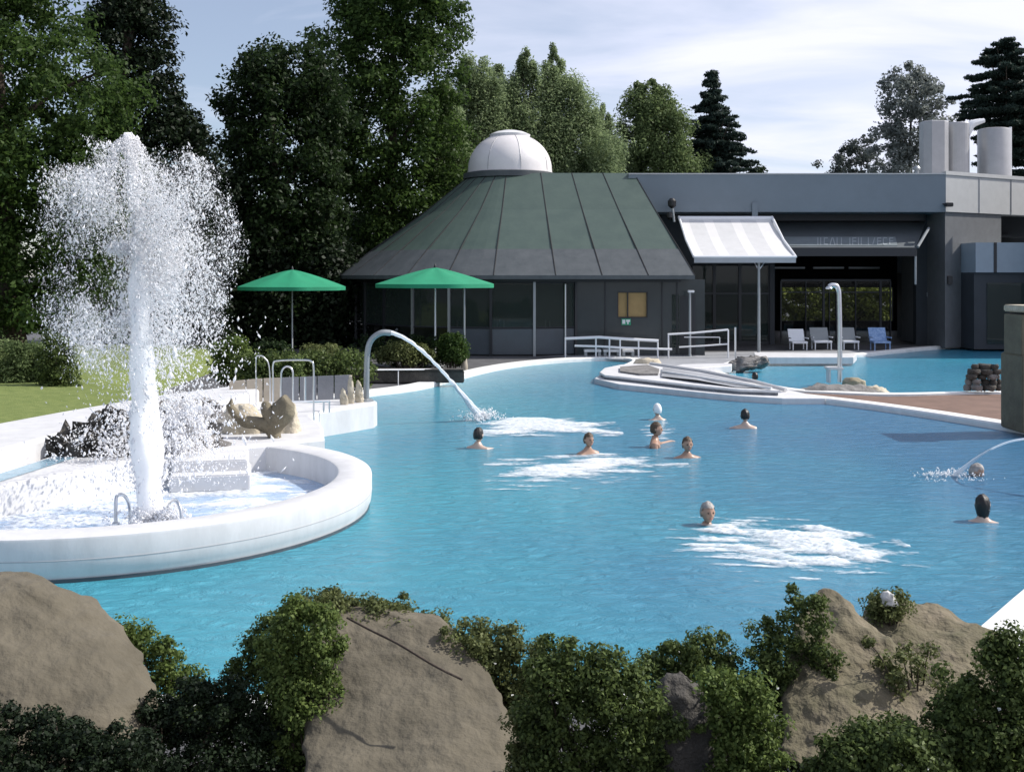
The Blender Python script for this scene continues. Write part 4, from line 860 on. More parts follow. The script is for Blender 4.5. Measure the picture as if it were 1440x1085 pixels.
def rock(name, lab, rows, d, m, depth=.7, amp=.12, seed=0, n=40, k=30, cat='rock', group=None, fr=2.2, parent=None, pw_=2.3, lean=0.0):
    d0 = d
    ys = np.linspace(rows[0][0], rows[-1][0], k); V = []; sc = (max(r[2]-r[1] for r in rows))*d/F/2
    for yi, y in enumerate(ys):
        d = d0+lean*(1-yi/(k-1))
        l, q = prof(rows, y); cx = xat((l+q)/2, d); rx = (q-l)/2*d/F; ry = rx*depth; z = zat(y, d)
        for i in range(n):
            a = 2*math.pi*i/n; c, s = math.cos(a), math.sin(a); e = 2/pw_
            V.append((cx+rx*math.copysign(abs(c)**e, c), d+ry*math.copysign(abs(s)**e, s), z))
    d = d0+lean; l, q = prof(rows, ys[0]); V.append((xat((l+q)/2, d), d, zat(ys[0], d)+.02*sc))
    V2 = []
    for p in V:
        p = Vector(p); f = fr/sc; b = Vector((p.x, p.y, p.z))*f+Vector((seed*7.1, 0, 0)); dv_ = Vector((fbm(b, 3), fbm(b+Vector((31, 0, 0)), 3), fbm(b+Vector((0, 47, 0)), 3)))
        b2 = b*4; dv2 = Vector((fbm(b2, 3), fbm(b2+Vector((13, 0, 0)), 3), fbm(b2+Vector((0, 17, 0)), 3)))
        V2.append(tuple(p+(dv_*amp+dv2*amp*.22)*sc))
    t = len(V2)-1; Fc = [(j*n+i, (j+1)*n+i, (j+1)*n+(i+1) % n, j*n+(i+1) % n) for j in range(k-1) for i in range(n)]+[(t, i, (i+1) % n) for i in range(n)]
    mb = MB(); mb.add(V2, Fc); o = mb.build(name, m, parent, False)
    o.data.polygons.foreach_set('use_smooth', [True]*len(o.data.polygons))
    if lab: meta(o, lab, cat, group)
    return o
GR = 'rocks on the white terrace behind the basin'
rock('boulder', 'tan boulder under the left end of the forked stone', [(570, 318, 350), (588, 310, 372), (615, 308, 378), (645, 308, 380)], 17.6, 'stone_pale', .7, .12, 1, group=GR)
rock('boulder', 'pale upright boulder right of the forked stone stem', [(568, 396, 414), (590, 380, 420), (612, 376, 424), (645, 374, 428)], 17.6, 'stone_pale', .7, .14, 2, group=GR)
rock('boulder', 'low tan boulder in the gap beneath the forked stone', [(600, 345, 385), (620, 338, 392), (645, 334, 396)], 17.6, 'stone_boulder', .5, .12, 3, group=GR)
# forked stone like a raised tail
mb = MB(); d_ = 17.0
mb.tube(spline([W(324, 560, d_), W(326, 574, d_), W(334, 586, d_), W(350, 593, d_), W(370, 596, d_), W(388, 596, d_)], 6), np.interp(np.linspace(0, 1, 31), [0, .15, .5, 1], [.02, .06, .095, .13]), 12)
mb.tube(spline([W(409, 563, d_), W(404, 568, d_), W(398, 578, d_), W(390, 592, d_), W(384, 604, d_)], 6), np.interp(np.linspace(0, 1, 25), [0, .12, .45, 1], [.06, .14, .19, .12]), 12)
mb.tube(spline([W(370, 566, d_), W(374, 570, d_), W(378, 580, d_), W(384, 592, d_)], 6), np.interp(np.linspace(0, 1, 19), [0, .3, 1], [.03, .09, .13]), 10)
mb.tube(spline([W(382, 596, d_), W(386, 612, d_), W(392, 634, d_)], 6), np.linspace(.13, .07, 13), 12)
o = mb.build('forked_stone', 'rock_fork', None, True); me = o.data
for v in me.vertices: b = Vector(v.co)*5; v.co += Vector((fbm(b), fbm(b+Vector((9, 0, 0))), fbm(b+Vector((0, 9, 0)))))*.03
meta(o, 'forked tan stone shaped like a raised tail on the terrace', 'stone')
rock('rock', 'dark wet rocks heap left of the fountain jet under white splash', [(582, 150, 185), (600, 110, 190), (625, 70, 192), (652, 58, 195)], 15.4, 'rock_dark', .35, .3, 4, group=GR, fr=4)
rock('rock', 'wet grey rock right of the fountain jet covered in splash', [(562, 232, 300), (580, 222, 312), (610, 218, 316), (642, 215, 320)], 16.2, 'rock_grey', .4, .2, 5, group=GR, fr=3.5)
for k, (a, b, yt, yb, d, lab) in enumerate([(478, 490, 546, 580, 21.3, 'jagged pale standing stone, shortest of the three by the spout'), (489, 499, 528, 577, 21.5, 'tall narrow pale standing stone in the middle of three by the spout'), (499, 512, 535, 575, 21.7, 'pale standing stone with notched side next to the spout pipe')]):
    rock('standing_stone', lab, [(yt, a+2, a+6), (yt+8, a+1, b-3), ((yt+yb)/2, a, b-1), (yb-8, a, b), (yb, a-1, b+1)], d, 'stone_pale', .5, .3, 10+k, 16, 16, 'stone', 'pale standing stones beside the arched spout', 3)
# arched spout
sp = thing('arched_spout', 'tall arched grey steel pipe spouting water into the pool', 'water spout', (xat(515, 21.9), 21.9, .45))
mb = MB(); path = spline([W(515, 574, 21.9), W(515.5, 530, 21.9), W(517, 494, 21.9), W(523, 477, 21.9), W(536, 468, 21.9), W(549, 468, 21.95)], 8); mb.tube(path, [.058]*20+list(np.linspace(.058, .062, len(path)-20)), 14); mb.build('pipe', 'grey_metal', sp, True)
mb = MB(); mb.lathe([(.15, 0), (.15, .03), (.08, .06)], (xat(515, 21.9), 21.9, .485), 16); mb.build('flange', 'grey_metal', sp, True)
mb = MB(); path = spline([W(545, 467, 21.95), W(560, 471, 22.0), W(580, 482, 22.1), W(606, 505, 22.2), W(632, 533, 22.4), W(656, 562, 22.55), W(672, 580, 22.7), W(682, 592, 22.8)], 8)
kk = int(len(path)*.68); mb.tube(path[:kk], np.interp(np.linspace(0, 1, kk), [0, .12, .6, 1], [.052, .042, .032, .038]), 12)
r_ = random.Random(5)
for q in range(9):
    ox, oy = r_.uniform(-1, 1), r_.uniform(-1, 1); mb.tube([p_+Vector((ox, oy, 0))*(.02+.11*(j/(len(path)-kk+4))) for j, p_ in enumerate(path[kk-4:])], [r_.uniform(.014, .026)]*(len(path)-kk+4), 6)
o = mb.build('water_stream', 'stream', sp, True); o['kind'] = 'stuff'
for v in o.data.vertices: b = Vector((v.co.x*9, v.co.y*9, v.co.z*3)); v.co += Vector((fbm(b), fbm(b+Vector((5, 0, 0))), 0))*.03

# ------------------------------------------------------------------ droplets / foam
OCT = np.array([(1, 0, 0), (-1, 0, 0), (0, 1, 0), (0, -1, 0), (0, 0, 1), (0, 0, -1)], float)
OF = np.array([(0, 2, 4), (2, 1, 4), (1, 3, 4), (3, 0, 4), (2, 0, 5), (1, 2, 5), (3, 1, 5), (0, 3, 5)])
def droplets(P, rad, stretch=1.6, seed=0):
    r = np.random.default_rng(seed); n = len(P); s = np.stack([rad, rad, rad*(1+r.random(n)*(stretch-1))], 1)
    tilt = r.normal(size=(n, 2))*.4; O = OCT[None]*s[:, None, :]; O[:, :, 0] += O[:, :, 2]*tilt[:, None, 0]; O[:, :, 1] += O[:, :, 2]*tilt[:, None, 1]
    return (P[:, None, :]+O).reshape(-1, 3), (OF[None]+np.arange(n)[:, None, None]*6).reshape(-1, 3)
def npnoise(P, f, seed): return np.array([fbm((p[0]*f+seed, p[1]*f, p[2]*f), 3) for p in P])
FX, FY = xat(206, 12.5), 12.5
ft = thing('water_fountain', 'tall white fountain jet bursting into spray above the round basin', 'fountain', (FX, FY, .08))
mb = MB(); rows = [(742, 196, 232), (700, 193, 229), (640, 187, 226), (560, 184, 219), (480, 184, 212), (400, 184, 208), (345, 185, 204), (300, 183, 200), (250, 178, 197), (215, 172, 196), (197, 169, 192), (188, 172, 189), (184, 177, 184)]
pts, rad = [], []
for y in np.linspace(748, 187, 110): l, q = prof(rows[::-1], y); pts.append(W((l+q)/2, y, 12.5)); rad.append(max(.01, (q-l)/2*12.5/F*float(np.interp(y, [187, 200, 240, 340, 420], [.8, .6, .5, .65, 1.0]))))
mb.tube(pts, rad, 18); o = mb.build('jet', 'jet_water', ft, True)
for v in o.data.vertices: b = Vector((v.co.x*7, v.co.y*7, v.co.z*1.6)); k = .05*min(1, max(0, (4.25-v.co.z)/.5)); v.co += Vector((fbm(b), fbm(b+Vector((5, 0, 0))), 0))*k
r = np.random.default_rng(3)
def cloud(n, f):   # rejection sample
    out = []
    while sum(map(len, out)) < n: out.append(f(n))
    return np.concatenate(out)[:n]
def spray(n):
    y = 205+(565-205)*r.random(n); ph = r.random(n)*2*np.pi; rr = np.sqrt(r.random(n))*1.16
    px = rr*np.cos(ph); lobe = px*F/12.5+206
    # top envelope seen from the side: lower on the far left, high on the right
    top = np.interp(lobe, [40, 60, 100, 150, 160, 175, 215, 232, 262, 290, 310, 335], [300, 235, 232, 236, 195, 186, 238, 235, 208, 226, 275, 330])
    bot = np.interp(lobe, [40, 60, 100, 150, 206, 260, 300, 335], [430, 465, 500, 535, 545, 530, 480, 400])
    z = CH-(y-HZ)*12.5/F; P = np.stack([FX+px, FY+rr*np.sin(ph), z], 1)
    Pn = P*np.array([1, 1, .6]); den = .36+1.7*npnoise(Pn, 1.9, 4)+.9*npnoise(Pn, 5, 9); den *= np.clip((y-top)/8, 0, 1)*np.clip((bot-y)/60, 0, 1)
    den *= np.interp(rr, [0, .35, .75, .98, 1.16], [.5, .8, .85, .5, .08])*np.where((np.abs(lobe-196) < 17) & (P[:, 1] < FY), .06, 1)
    return P[r.random(n) < np.clip(den, .0, 1)]
P = cloud(80000, spray); rad = np.where(r.random(len(P)) < .85, .0020, .0056)*np.exp(r.normal(size=len(P))*.45)
P2 = []
for k in range(40):   # bright clots of water
    c = spray(400)[:1]
    if len(c): P2.append(c+r.normal(size=(60, 3))*np.array([.05, .05, .07])*r.uniform(.5, 1.3))
P2 = np.concatenate(P2)
y = 190+550*r.random(6000)**1.0; l, q = prof(rows[::-1], y); c = (l+q)/2; hw = (q-l)/2*12.5/F
P3 = np.stack([(c-720)*12.5/F+r.normal(size=len(y))*hw*.55, 12.5+r.normal(size=len(y))*hw*.5, CH-(y-HZ)*12.5/F], 1)
t_ = r.random(5000); ph = r.random(5000)*2*np.pi; rr = .03+.33*np.sqrt(t_)*(.7+.5*r.random(5000))   # falling umbrella of drops round the top
P4 = np.stack([xat(180, 12.5)+rr*np.cos(ph), 12.5+rr*np.sin(ph), zat(188, 12.5)-.05-.9*t_**1.3-.25*r.random(5000)*t_], 1)
# side burst at mid height
P5 = W(172, 348, 12.5); P5 = np.array(P5)+r.normal(size=(900, 3))*np.array([.09, .08, .05]); P6 = np.array(W(226, 385, 12.7))+r.normal(size=(5000, 3))*np.array([.2, .2, .35])
# heavier water falling behind the jet on to the rocks
m_ = 5000; P7 = np.stack([r.normal(size=m_)*.45+xat(238, 13.4), 13.4+r.normal(size=m_)*.5, .5+2.0*r.random(m_)**1.3], 1)
P[:, 2] += 0
A_ = np.concatenate([P, P2, P3, P4, P5, P6, P7]); rd = np.concatenate([rad, .0045*np.exp(r.normal(size=len(P2))*.5), .008*np.exp(r.normal(size=len(P3))*.5), .0042*np.exp(r.normal(size=5000)*.4), .006*np.exp(r.normal(size=900)*.4), .006*np.exp(r.normal(size=5000)*.5), .006*np.exp(r.normal(size=m_)*.5)])
V, Q = droplets(A_, rd, 2.8, 1); o = build_np('spray', V, Q, 'splash', ft); o['kind'] = 'stuff'
def splash_cloud(name, lab, pts, n, sig, size, seed):
    r = np.random.default_rng(seed); P = np.concatenate([np.array(p)+r.normal(size=(n//len(pts), 3))*np.array(sig) for p in pts]); P = P[P[:, 2] > .02]
    nz = npnoise(P, 4, seed); P = P[nz > -.05]
    V, Q = droplets(P, size*np.exp(r.normal(size=len(P))*.5), 1.5, seed); o = build_np(name, V, Q, 'splash'); meta(o, lab, 'splash', kind='stuff')
splash_cloud('splash', 'white splash breaking over the wet rocks right of the jet', [W(x, y, 15.6) for x, y in ((245, 575), (262, 590), (272, 580), (255, 612), (268, 625), (240, 630), (276, 600), (232, 600))], 9000, (.14, .2, .14), .011, 2)
splash_cloud('splash', 'thin white splash on the dark rocks left of the jet', [W(x, y, 15.0) for x, y in ((170, 590), (150, 605), (125, 620), (100, 635), (178, 620), (160, 635))], 3000, (.14, .2, .12), .008, 3)
splash_cloud('splash', 'white splash at the foot of the fountain jet', [W(x, y, 12.4) for x, y in ((205, 735), (222, 730), (190, 738), (240, 728))], 3500, (.13, .13, .07), .009, 4)
splash_cloud('splash', 'splash where the arched spout stream meets the pool', [W(x, y, 22.7) for x, y in ((678, 588), (688, 594), (668, 592))], 3000, (.18, .2, .10), .009, 5)
def foam(name, lab, poly, z, thr, fx, fy, rot, res, seed, h=.03, soft=.5):
    poly = ccw(poly); xs = [p.x for p in poly]; ys = [p.y for p in poly]; nx = int((max(xs)-min(xs))/res[0])+1; ny = int((max(ys)-min(ys))/res[1])+1
    c, s = math.cos(rot), math.sin(rot)
    def dist(x, y):
        dmin = 9; ins = False; n = len(poly)
        for i in range(n):
            a, b = poly[i], poly[(i+1) % n]; ab = b-a; t = max(0, min(1, ((x-a.x)*ab.x+(y-a.y)*ab.y)/ab.length_squared)); dmin = min(dmin, math.hypot(x-a.x-ab.x*t, y-a.y-ab.y*t))
            if (a.y > y) != (b.y > y) and x < (b.x-a.x)*(y-a.y)/(b.y-a.y)+a.x: ins = not ins
        return dmin if ins else -dmin
    Z = np.zeros((ny, nx)); M = np.zeros((ny, nx))
    for j in range(ny):
        for i in range(nx):
            x = min(xs)+i*res[0]; y = min(ys)+j*res[1]; dd = dist(x, y)
            u, v = (x*c+y*s)*fx, (-x*s+y*c)*fy; q = fbm((u+seed*11, v, seed), 5)
            M[j, i] = q*.9+min(dd/soft, 1)*.55 - thr; Z[j, i] = z+h*min(1, max(0, M[j, i])*1.5)*(.6+.8*abs(fbm((u*3, v*3, 2), 3)))
    idx = -np.ones((ny, nx), int); V = []; Q = []; CV = []; M += .20
    def vid(j, i):
        if idx[j, i] < 0: idx[j, i] = len(V); CV.append(float(min(.32, M[j, i]*.62))); V.append((min(xs)+i*res[0], min(ys)+j*res[1], Z[j, i]))
        return idx[j, i]
    for j in range(ny-1):
        for i in range(nx-1):
            if M[j:j+2, i:i+2].mean() > 0: Q.append((vid(j, i), vid(j, i+1), vid(j+1, i+1), vid(j+1, i)))
    o = build_np(name, V, Q, 'foam', None, True); meta(o, lab, 'foam', kind='stuff')
    at = o.data.attributes.new('cover', 'FLOAT', 'POINT'); at.data.foreach_set('value', CV); return o
gq = lambda L: [tuple(G(x, y, 0)[:2]) for x, y in L]
foam('foam', 'white foam under the arched spout stream', gq([(672, 592), (720, 588), (800, 590), (835, 594), (880, 612), (820, 608), (740, 614), (690, 611), (668, 602)]), .012, -.02, 1.0, 2.0, 0, (.035, .06), 1, .04, .5)
foam('foam', 'streaky foam patch in the middle of the pool', gq([(680, 655), (760, 638), (860, 640), (960, 642), (940, 660), (870, 672), (760, 690), (700, 682)]), .012, 0.30, 1.0, 3.0, 0.05, (.025, .035), 2, .03, .8)
foam('foam', 'dense core of the middle foam patch', gq([(800, 660), (830, 645), (858, 645), (858, 664), (830, 668)]), .02, .1, 1.6, 3.5, 0.05, (.025, .035), 6, .03, .4)
foam('foam', 'large bright foam patch in the right foreground water', gq([(990, 728), (1060, 733), (1150, 745), (1270, 762), (1262, 790), (1200, 808), (1110, 800), (1050, 775), (980, 750)]), .012, 0.10, 1.5, 3.2, -.35, (.016, .02), 3, .05, .6)
foam('foam', 'thin foam streaks left of the bright foam patch', gq([(900, 780), (990, 740), (1080, 760), (1140, 800), (1130, 822), (1020, 790)]), .010, .5, 1.5, 7.0, -.1, (.018, .02), 4, .02, .6)
foam('foam', 'froth on the water of the round basin', [(BC.x+2.8*math.cos(a), BC.y+2.8*math.sin(a)) for a in np.linspace(0, 2*math.pi, 40)[:-1]], .085, .30, 1.3, 2.8, .2, (.028, .035), 5, .05, .8)
foam('foam', 'small foam trail behind the swimmer with spread arms', gq([(905, 596), (940, 593), (950, 612), (930, 618), (905, 612)]), .010, .42, 2, 5, 0, (.03, .04), 7, .02, .4)

# right water arc
ar = thing('water_arc', 'thin water jet curving in from the right edge on to the pool', 'water jet', G(1341, 668, 0))
mb = MB(); path = spline([W(1500, 612, 15.2), W(1440, 617, 15.6), (W(1410, 624, 15.8)), W(1378, 640, 16.1), W(1352, 658, 16.35), W(1336, 669, 16.5)], 10); mb.tube(path, list(np.linspace(.016, .012, len(path))), 8)
r_ = random.Random(9)
for q in range(6):
    ox, oy, oz = [r_.uniform(-1, 1) for _ in range(3)]; k0 = len(path)//2; mb.tube([p_+Vector((ox, oy, oz*.6))*(.008+.07*((j-k0)/(len(path)-k0))) for j, p_ in list(enumerate(path))[k0:]], .008, 5)
o = mb.build('stream', 'stream', ar, True); o['kind'] = 'stuff'
mb = MB(); mb.tube([W(1500, 612, 15.2), W(1515, 611, 15.1), W(1540, 614, 15), Vector((W(1540, 614, 15).x, 15, -.5))], .04, 10); mb.build('nozzle', 'steel', ar, True)
splash_cloud('splash', 'splash at the foot of the right water jet', [G(1345, 669, .03), G(1330, 671, .03)], 1500, (.2, .2, .035), .006, 8)

# ------------------------------------------------------------------ swimmers
def swimmer(lab, px, wl, face, hair, skin='skin', rise=.0, arms=('d', 'd'), hs=1.0, cap=False, tilt=0.0, long=False):
    """face: heading in degrees (0 = towards the camera); arms: d down in the water, o out along the surface, f forward"""
    rise -= .05; g_ = G(px, wl, 0); root = thing('person', lab, 'person', g_, 'bathers in the pool')
    V = [(0, .03, -.62), (0, .02, -.38), (0, 0, -.14), (0, .01, 0), (0, 0, .065), (0, -.01, .13)]
    Rr = [.15, .125, .15, .115, .064, .062]; E = [(0, 1), (1, 2), (2, 3), (3, 4), (4, 5)]
    for s, k in ((1, arms[0]), (-1, arms[1])):
        b = len(V); sh = (s*.175, .0, -.03)
        if k == 'd': q = [sh, (s*.25, -.05, -.30), (s*.20, -.26, -.42), (s*.17, -.36, -.42)]
        elif k == 'o': q = [sh, (s*.40, -.08, -.10), (s*.60, -.20, -.085), (s*.68, -.25, -.08)]
        else: q = [sh, (s*.24, -.27, -.06), (s*.16, -.5, -.03), (s*.15, -.6, -.03)]
        V += q; Rr += [.068, .046, .034, .036]; E += [(3, b), (b, b+1), (b+1, b+2), (b+2, b+3)]
        w = Vector(q[3]); dr = (Vector(q[3])-Vector(q[2])).normalized(); sd = dr.cross(Vector((0, 0, 1))).normalized()
        for j, (o_, L) in enumerate(((-.033, .07), (-.011, .085), (.011, .08), (.033, .062))):
            p1 = w+sd*o_+dr*.045; p2 = p1+dr*L+Vector((0, 0, -.012)); n0 = len(V); V += [tuple(p1), tuple(p2)]; Rr += [.0095, .008]; E += [(b+3, n0), (n0, n0+1)]
        n0 = len(V); V += [tuple(w+sd*(-s)*.045+dr*.01), tuple(w+sd*(-s)*.062+dr*.05)]; Rr += [.011, .009]; E += [(b+3, n0), (n0, n0+1)]
    me = bpy.data.meshes.new('body'); me.from_pydata(V, E, []); o = bpy.data.objects.new('body_tmp', me); COL.objects.link(o)
    md = o.modifiers.new('skin', 'SKIN'); md.use_smooth_shade = True
    sv = me.skin_vertices[0].data
    for i, q in enumerate(Rr): sv[i].radius = (q*(1.18 if i in (1, 2, 3) else 1), q*(.8 if i in (0, 1, 2, 3) else 1)); sv[i].use_root = (i == 0)
    sb = o.modifiers.new('sub', 'SUBSURF'); sb.levels = 2; sb.render_levels = 2
    dg = bpy.context.evaluated_depsgraph_get(); me2 = bpy.data.meshes.new_from_object(o.evaluated_get(dg)); bpy.data.objects.remove(o)
    # head joined into the same surface
    bm = bmesh.new(); bm.from_mesh(me2); ret = bmesh.ops.create_icosphere(bm, subdivisions=4, radius=1)
    HC = Vector((0, -.025, .228))
    for v in ret['verts']:
        p = v.co.copy(); x, y, z = p
        q = Vector((x*.078, y*.098, z*.122))
        if z < 0: q.x *= 1-.22*(-z)**1.5; q.y = q.y*(1-.12*(-z))-(.012*(-z))
        if y < -.5:                      # face: brow, nose, mouth, chin
            nose = math.exp(-(x/.17)**2)*max(0, 1-abs(z+.12)/.30)*(1.0 if z > -.34 else 0); q.y -= nose*.024
            q.y += .010*math.exp(-((abs(x)-.38)/.17)**2)*math.exp(-((z-.08)/.11)**2)
            q.y -= .006*math.exp(-(x/.3)**2)*math.exp(-((z+.48)/.09)**2); q.y -= .010*math.exp(-(x/.28)**2)*math.exp(-((z+.82)/.13)**2)
        if abs(x) > .9 and -.2 < z < .15 and -.3 < y < .25: q.x *= 1.16     # ears
        v.co = q+HC
    bm.to_mesh(me2); bm.free()
    M = Matrix.Translation((0, 0, rise)) @ Matrix.Rotation(R(face), 4, 'Z') @ Matrix.Rotation(R(tilt), 4, 'X') @ Matrix.Scale(hs, 4)
    def fin(me, name, m, par):
        me.materials.clear(); me.materials.append(MATS[m]); me.polygons.foreach_set('use_smooth', [True]*len(me.polygons))
        me.transform(M); ob = bpy.data.objects.new(name, me); COL.objects.link(ob); ob.parent = par; return ob
    fin(me2, 'body', skin, root)
    bm = bmesh.new(); ret = bmesh.ops.create_icosphere(bm, subdivisions=4, radius=1); kill = []
    for v in ret['verts']:
        x, y, z = v.co; lim = .42 if not cap else .38
        if (y < -.28 and z < lim) or (z < (-.55 if not long else -1.1)) or (abs(x) > .8 and z < -.1 and y < -.1): kill.append(v)
        k = 1.02+(.10*fbm(Vector((x, y, z))*4, 4) if not cap else 0)
        q = Vector((x*.0865*k, y*.106*k, z*.131*k)); 
        if long and z < 0 and y > 0: q.z *= 1.5
        v.co = q+HC+Vector((0, .004, .002))
    bmesh.ops.delete(bm, geom=kill, context='VERTS'); hm = bpy.data.meshes.new('hair'); bm.to_mesh(hm); bm.free(); fin(hm, 'swim_cap' if cap else 'hair', hair, root)
    for s in (-1, 1):
        bm = bmesh.new(); bmesh.ops.create_icosphere(bm, subdivisions=2, radius=.0115); e = bpy.data.meshes.new('eye'); bm.to_mesh(e); bm.free(); e.transform(Matrix.Translation(HC+Vector((s*.031, -.086, .010)))); fin(e, 'eye', 'eye', root)
    bm = bmesh.new(); bmesh.ops.create_icosphere(bm, subdivisions=2, radius=1); e = bpy.data.meshes.new('mouth'); bm.to_mesh(e); bm.free(); e.transform(Matrix.Translation(HC+Vector((0, -.091, -.058))) @ Matrix.Diagonal((.022, .008, .007, 1))); fin(e, 'mouth', 'lip', root)
    return root
swimmer('person with dark hair facing away at the foot of the arched spout stream', 672, 630, 150, 'hair_dark', 'skin_pale', .05, ('d', 'f'))
swimmer('person with brown hair behind the middle foam patch', 827, 638, 30, 'hair_brown', 'skin', .07, ('d', 'd'), .95)
swimmer('person in a white cap farthest out in front of the island', 925, 590, 200, 'cap_white', 'skin_pale', .03, ('o', 'd'), 1, True)
swimmer('person with wet brown hair turned sideways below the white capped bather', 921, 628, 80, 'hair_brown', 'skin', .13, ('o', 'd'))
swimmer('person with dark curly hair and both arms spread flat on the water', 966, 643, 10, 'hair_brown', 'skin', .04, ('o', 'o'), 1.0)
swimmer('person with dark hair and one arm stretched left beyond the other bathers', 1048, 602, 175, 'hair_dark', 'skin_pale', .07, ('o', 'd'), 1)
swimmer('person with short grey hair at the left end of the bright foam patch', 994, 737, 15, 'hair_grey', 'skin', -.03, ('d', 'd'))
swimmer('person with dark hair and pale shoulders, one arm stretched right, near the right edge', 1382, 733, 160, 'hair_dark', 'skin_pale', .02, ('d', 'o'), 1, False, 0, True)
swimmer('person with grey hair leaning under the thin water jet at the right edge', 1364, 668, 60, 'hair_grey', 'skin', -.10, ('f', 'd'), 1, False, 18)
swimmer('person with black hair alone in the small far pool', 1062, 536, 180, 'hair_dark', 'skin', -.05, ('d', 'd'), 1)

# ------------------------------------------------------------------ island, spout, rocks
isl = thing('pool_island', 'long pointed island of white stone edges and grey ramp between the pools', 'island', (xat(960, 31), 31, 0))
base = gp([(836, 533), (843, 528), (870, 519), (925, 514), (1000, 524), (1060, 537), (1108, 549), (1135, 555), (1160, 561), (1100, 561), (1040, 557.5), (1000, 554), (920, 546), (870, 541)], .12)
mb = MB(); mb.prism(base, -.4, .145, .02); mb.build('base', 'white_render', isl)
up = gp([(843, 523), (850, 517), (872, 512.5), (905, 510), (930, 511), (990, 522), (1050, 536), (1098, 549), (1040, 547), (975, 541), (915, 534), (870, 529), (850, 527)], .27)
mb = MB(); mb.prism(offset(ccw(up), -.04), -.4, .215); mb.build('upper_wall', 'island_shade', isl)
mb = MB(); mb.prism(up, .215, .27, .02); mb.build('rim', 'white_render', isl)
mb = MB(); mb.prism(gp([(872, 517), (910, 514), (927, 520), (925, 527), (900, 527), (872, 523)], .29), .265, .325); mb.build('stone_bed', 'rock_grey', isl)
a, b, c, d4 = G(935, 517, .45), G(928, 531, .45), G(1060, 545, .44), G(1080, 546, .44)
mb = MB(); mb.add([G(932, 516, .33), G(990, 525, .33), G(1088, 546, .29), G(1035, 544, .29), G(930, 529, .31), G(980, 534, .35)], [(0, 4, 5, 1), (1, 5, 3, 2)]); rp_ = mb.build('ramp', 'plaza', isl)
mb = MB(); mb.tube([G(930, 522, .35), G(1000, 533, .36), G(1085, 546, .31)], .035, 6); mb.build('ramp_kerb', 'white_kerb', isl)
mb = MB(); mb.tube([G(915, 511, .3), G(990, 522, .3), G(1060, 536, .3), G(1105, 548, .2)], .05, 8); mb.build('edge_roll', 'grey_canvas', isl)
rock('stone_block', 'white rough block at the back of the island tip', [(505, 895, 925), (512, 890, 930), (519, 890, 930)], 34, 'stone_pale', .5, .15, 70, 20, 12, 'stone')
def low_wall(name, lab, px, z0, z1, m):
    mb = MB(); mb.prism(gp(px, z1), z0, z1, .02); meta(mb.build(name, m), lab, 'kerb block')
low_wall('kerb_block', 'white kerb slab along the far side of the small pool', [(1060, 495), (1205, 497), (1200, 502), (1062, 502)], DK, .30, 'white_render')
low_wall('kerb_block', 'white kerb slab at the left corner of the small pool', [(940, 516), (960, 512), (1030, 510), (1028, 514), (960, 518)], DK, .28, 'white_render')
for k, (x, l) in enumerate(((833, 'left'), (860, 'middle'), (883, 'right'))):
    t = thing('pool_bench', 'low white bench at the far pool edge, %s of three' % l, 'bench', G(x, 503, DK), 'low white benches at the pool edge'); p = G(x, 503, DK)
    mb = MB(); w_ = .30 if k < 2 else .2; mb.box(p.x-w_, p.x+w_, p.y-.2, p.y+.2, DK+.22, DK+.30); mb.build('seat', 'white_render', t, bevel=.01)
    for s in (-1, 1): mb = MB(); mb.box(p.x+s*w_*.8-.05, p.x+s*w_*.8+.05, p.y-.16, p.y+.16, DK, DK+.22); mb.build('leg', 'chair_grey', t)
def railing(lab, top, low, d, posts, r=.05):
    t = thing('railing', lab, 'railing', (xat(sum(p[0] for p in top)/len(top), d), d, DK), 'white railings on the plaza')
    mb = MB(); mb.tube([W(x, y, d) for x, y in top], r, 8); mb.build('top_rail', 'white_metal', t, True)
    mb = MB(); mb.tube([W(x, y, d) for x, y in low], r*.8, 8); mb.build('lower_rail', 'white_metal', t, True)
    for p in posts:
        zt_ = zat(np.interp(p, [q[0] for q in top], [q[1] for q in top]), d); mb = MB(); mb.tube([(xat(p, d), d, DK), (xat(p, d), d, zt_)], .028, 8); mb.build('post', 'white_metal', t, True)
railing('long white railing with thick top bar left of the island', [(794, 476), (842, 474), (880, 476.5), (926, 479)], [(808, 486), (845, 487), (880, 489), (945, 491)], 38.6, [795, 838, 857, 872, 898, 925])
railing('angled white handrail beside the plaza, right of the long railing', [(939, 470), (975, 468), (1024, 463.5)], [(955, 488), (990, 486), (1024, 483.5)], 38.8, [940, 1024], .035)
mb = MB(); mb.tube([W(1034, 460, 38.7), (xat(1034, 38.7), 38.7, DK)], .035, 8); mb.tube([W(962, 474, 38.6), W(1012, 474, 38.6)], .02, 6); mb.tube([W(1012, 474, 38.6), W(1012, 484, 38.6)], .02, 6)
meta(mb.build('handrail', 'steel', None, True), 'steel inner rail and end post of the angled handrail', 'railing')
ss = thing('shower_spout', 'tall grey steel pipe with hooked top on the island', 'water spout', (xat(1180, 29.8), 29.8, DK))
mb = MB(); path = spline([Vector((xat(1181, 29.8), 29.8, DK+.02)), W(1181, 470, 29.8), W(1180, 420, 29.8), W(1179, 408, 29.8), W(1176, 402, 29.8), W(1170, 401, 29.8), W(1166, 403, 29.8)], 6)
mb.tube(path, [.065]*len(path), 12); mb.build('pipe', 'steel', ss, True)
mb = MB(); mb.lathe([(.09, -.05), (.10, -.02), (.06, .03)], W(1166, 404, 29.8), 14); mb.build('nozzle', 'steel', ss, True)
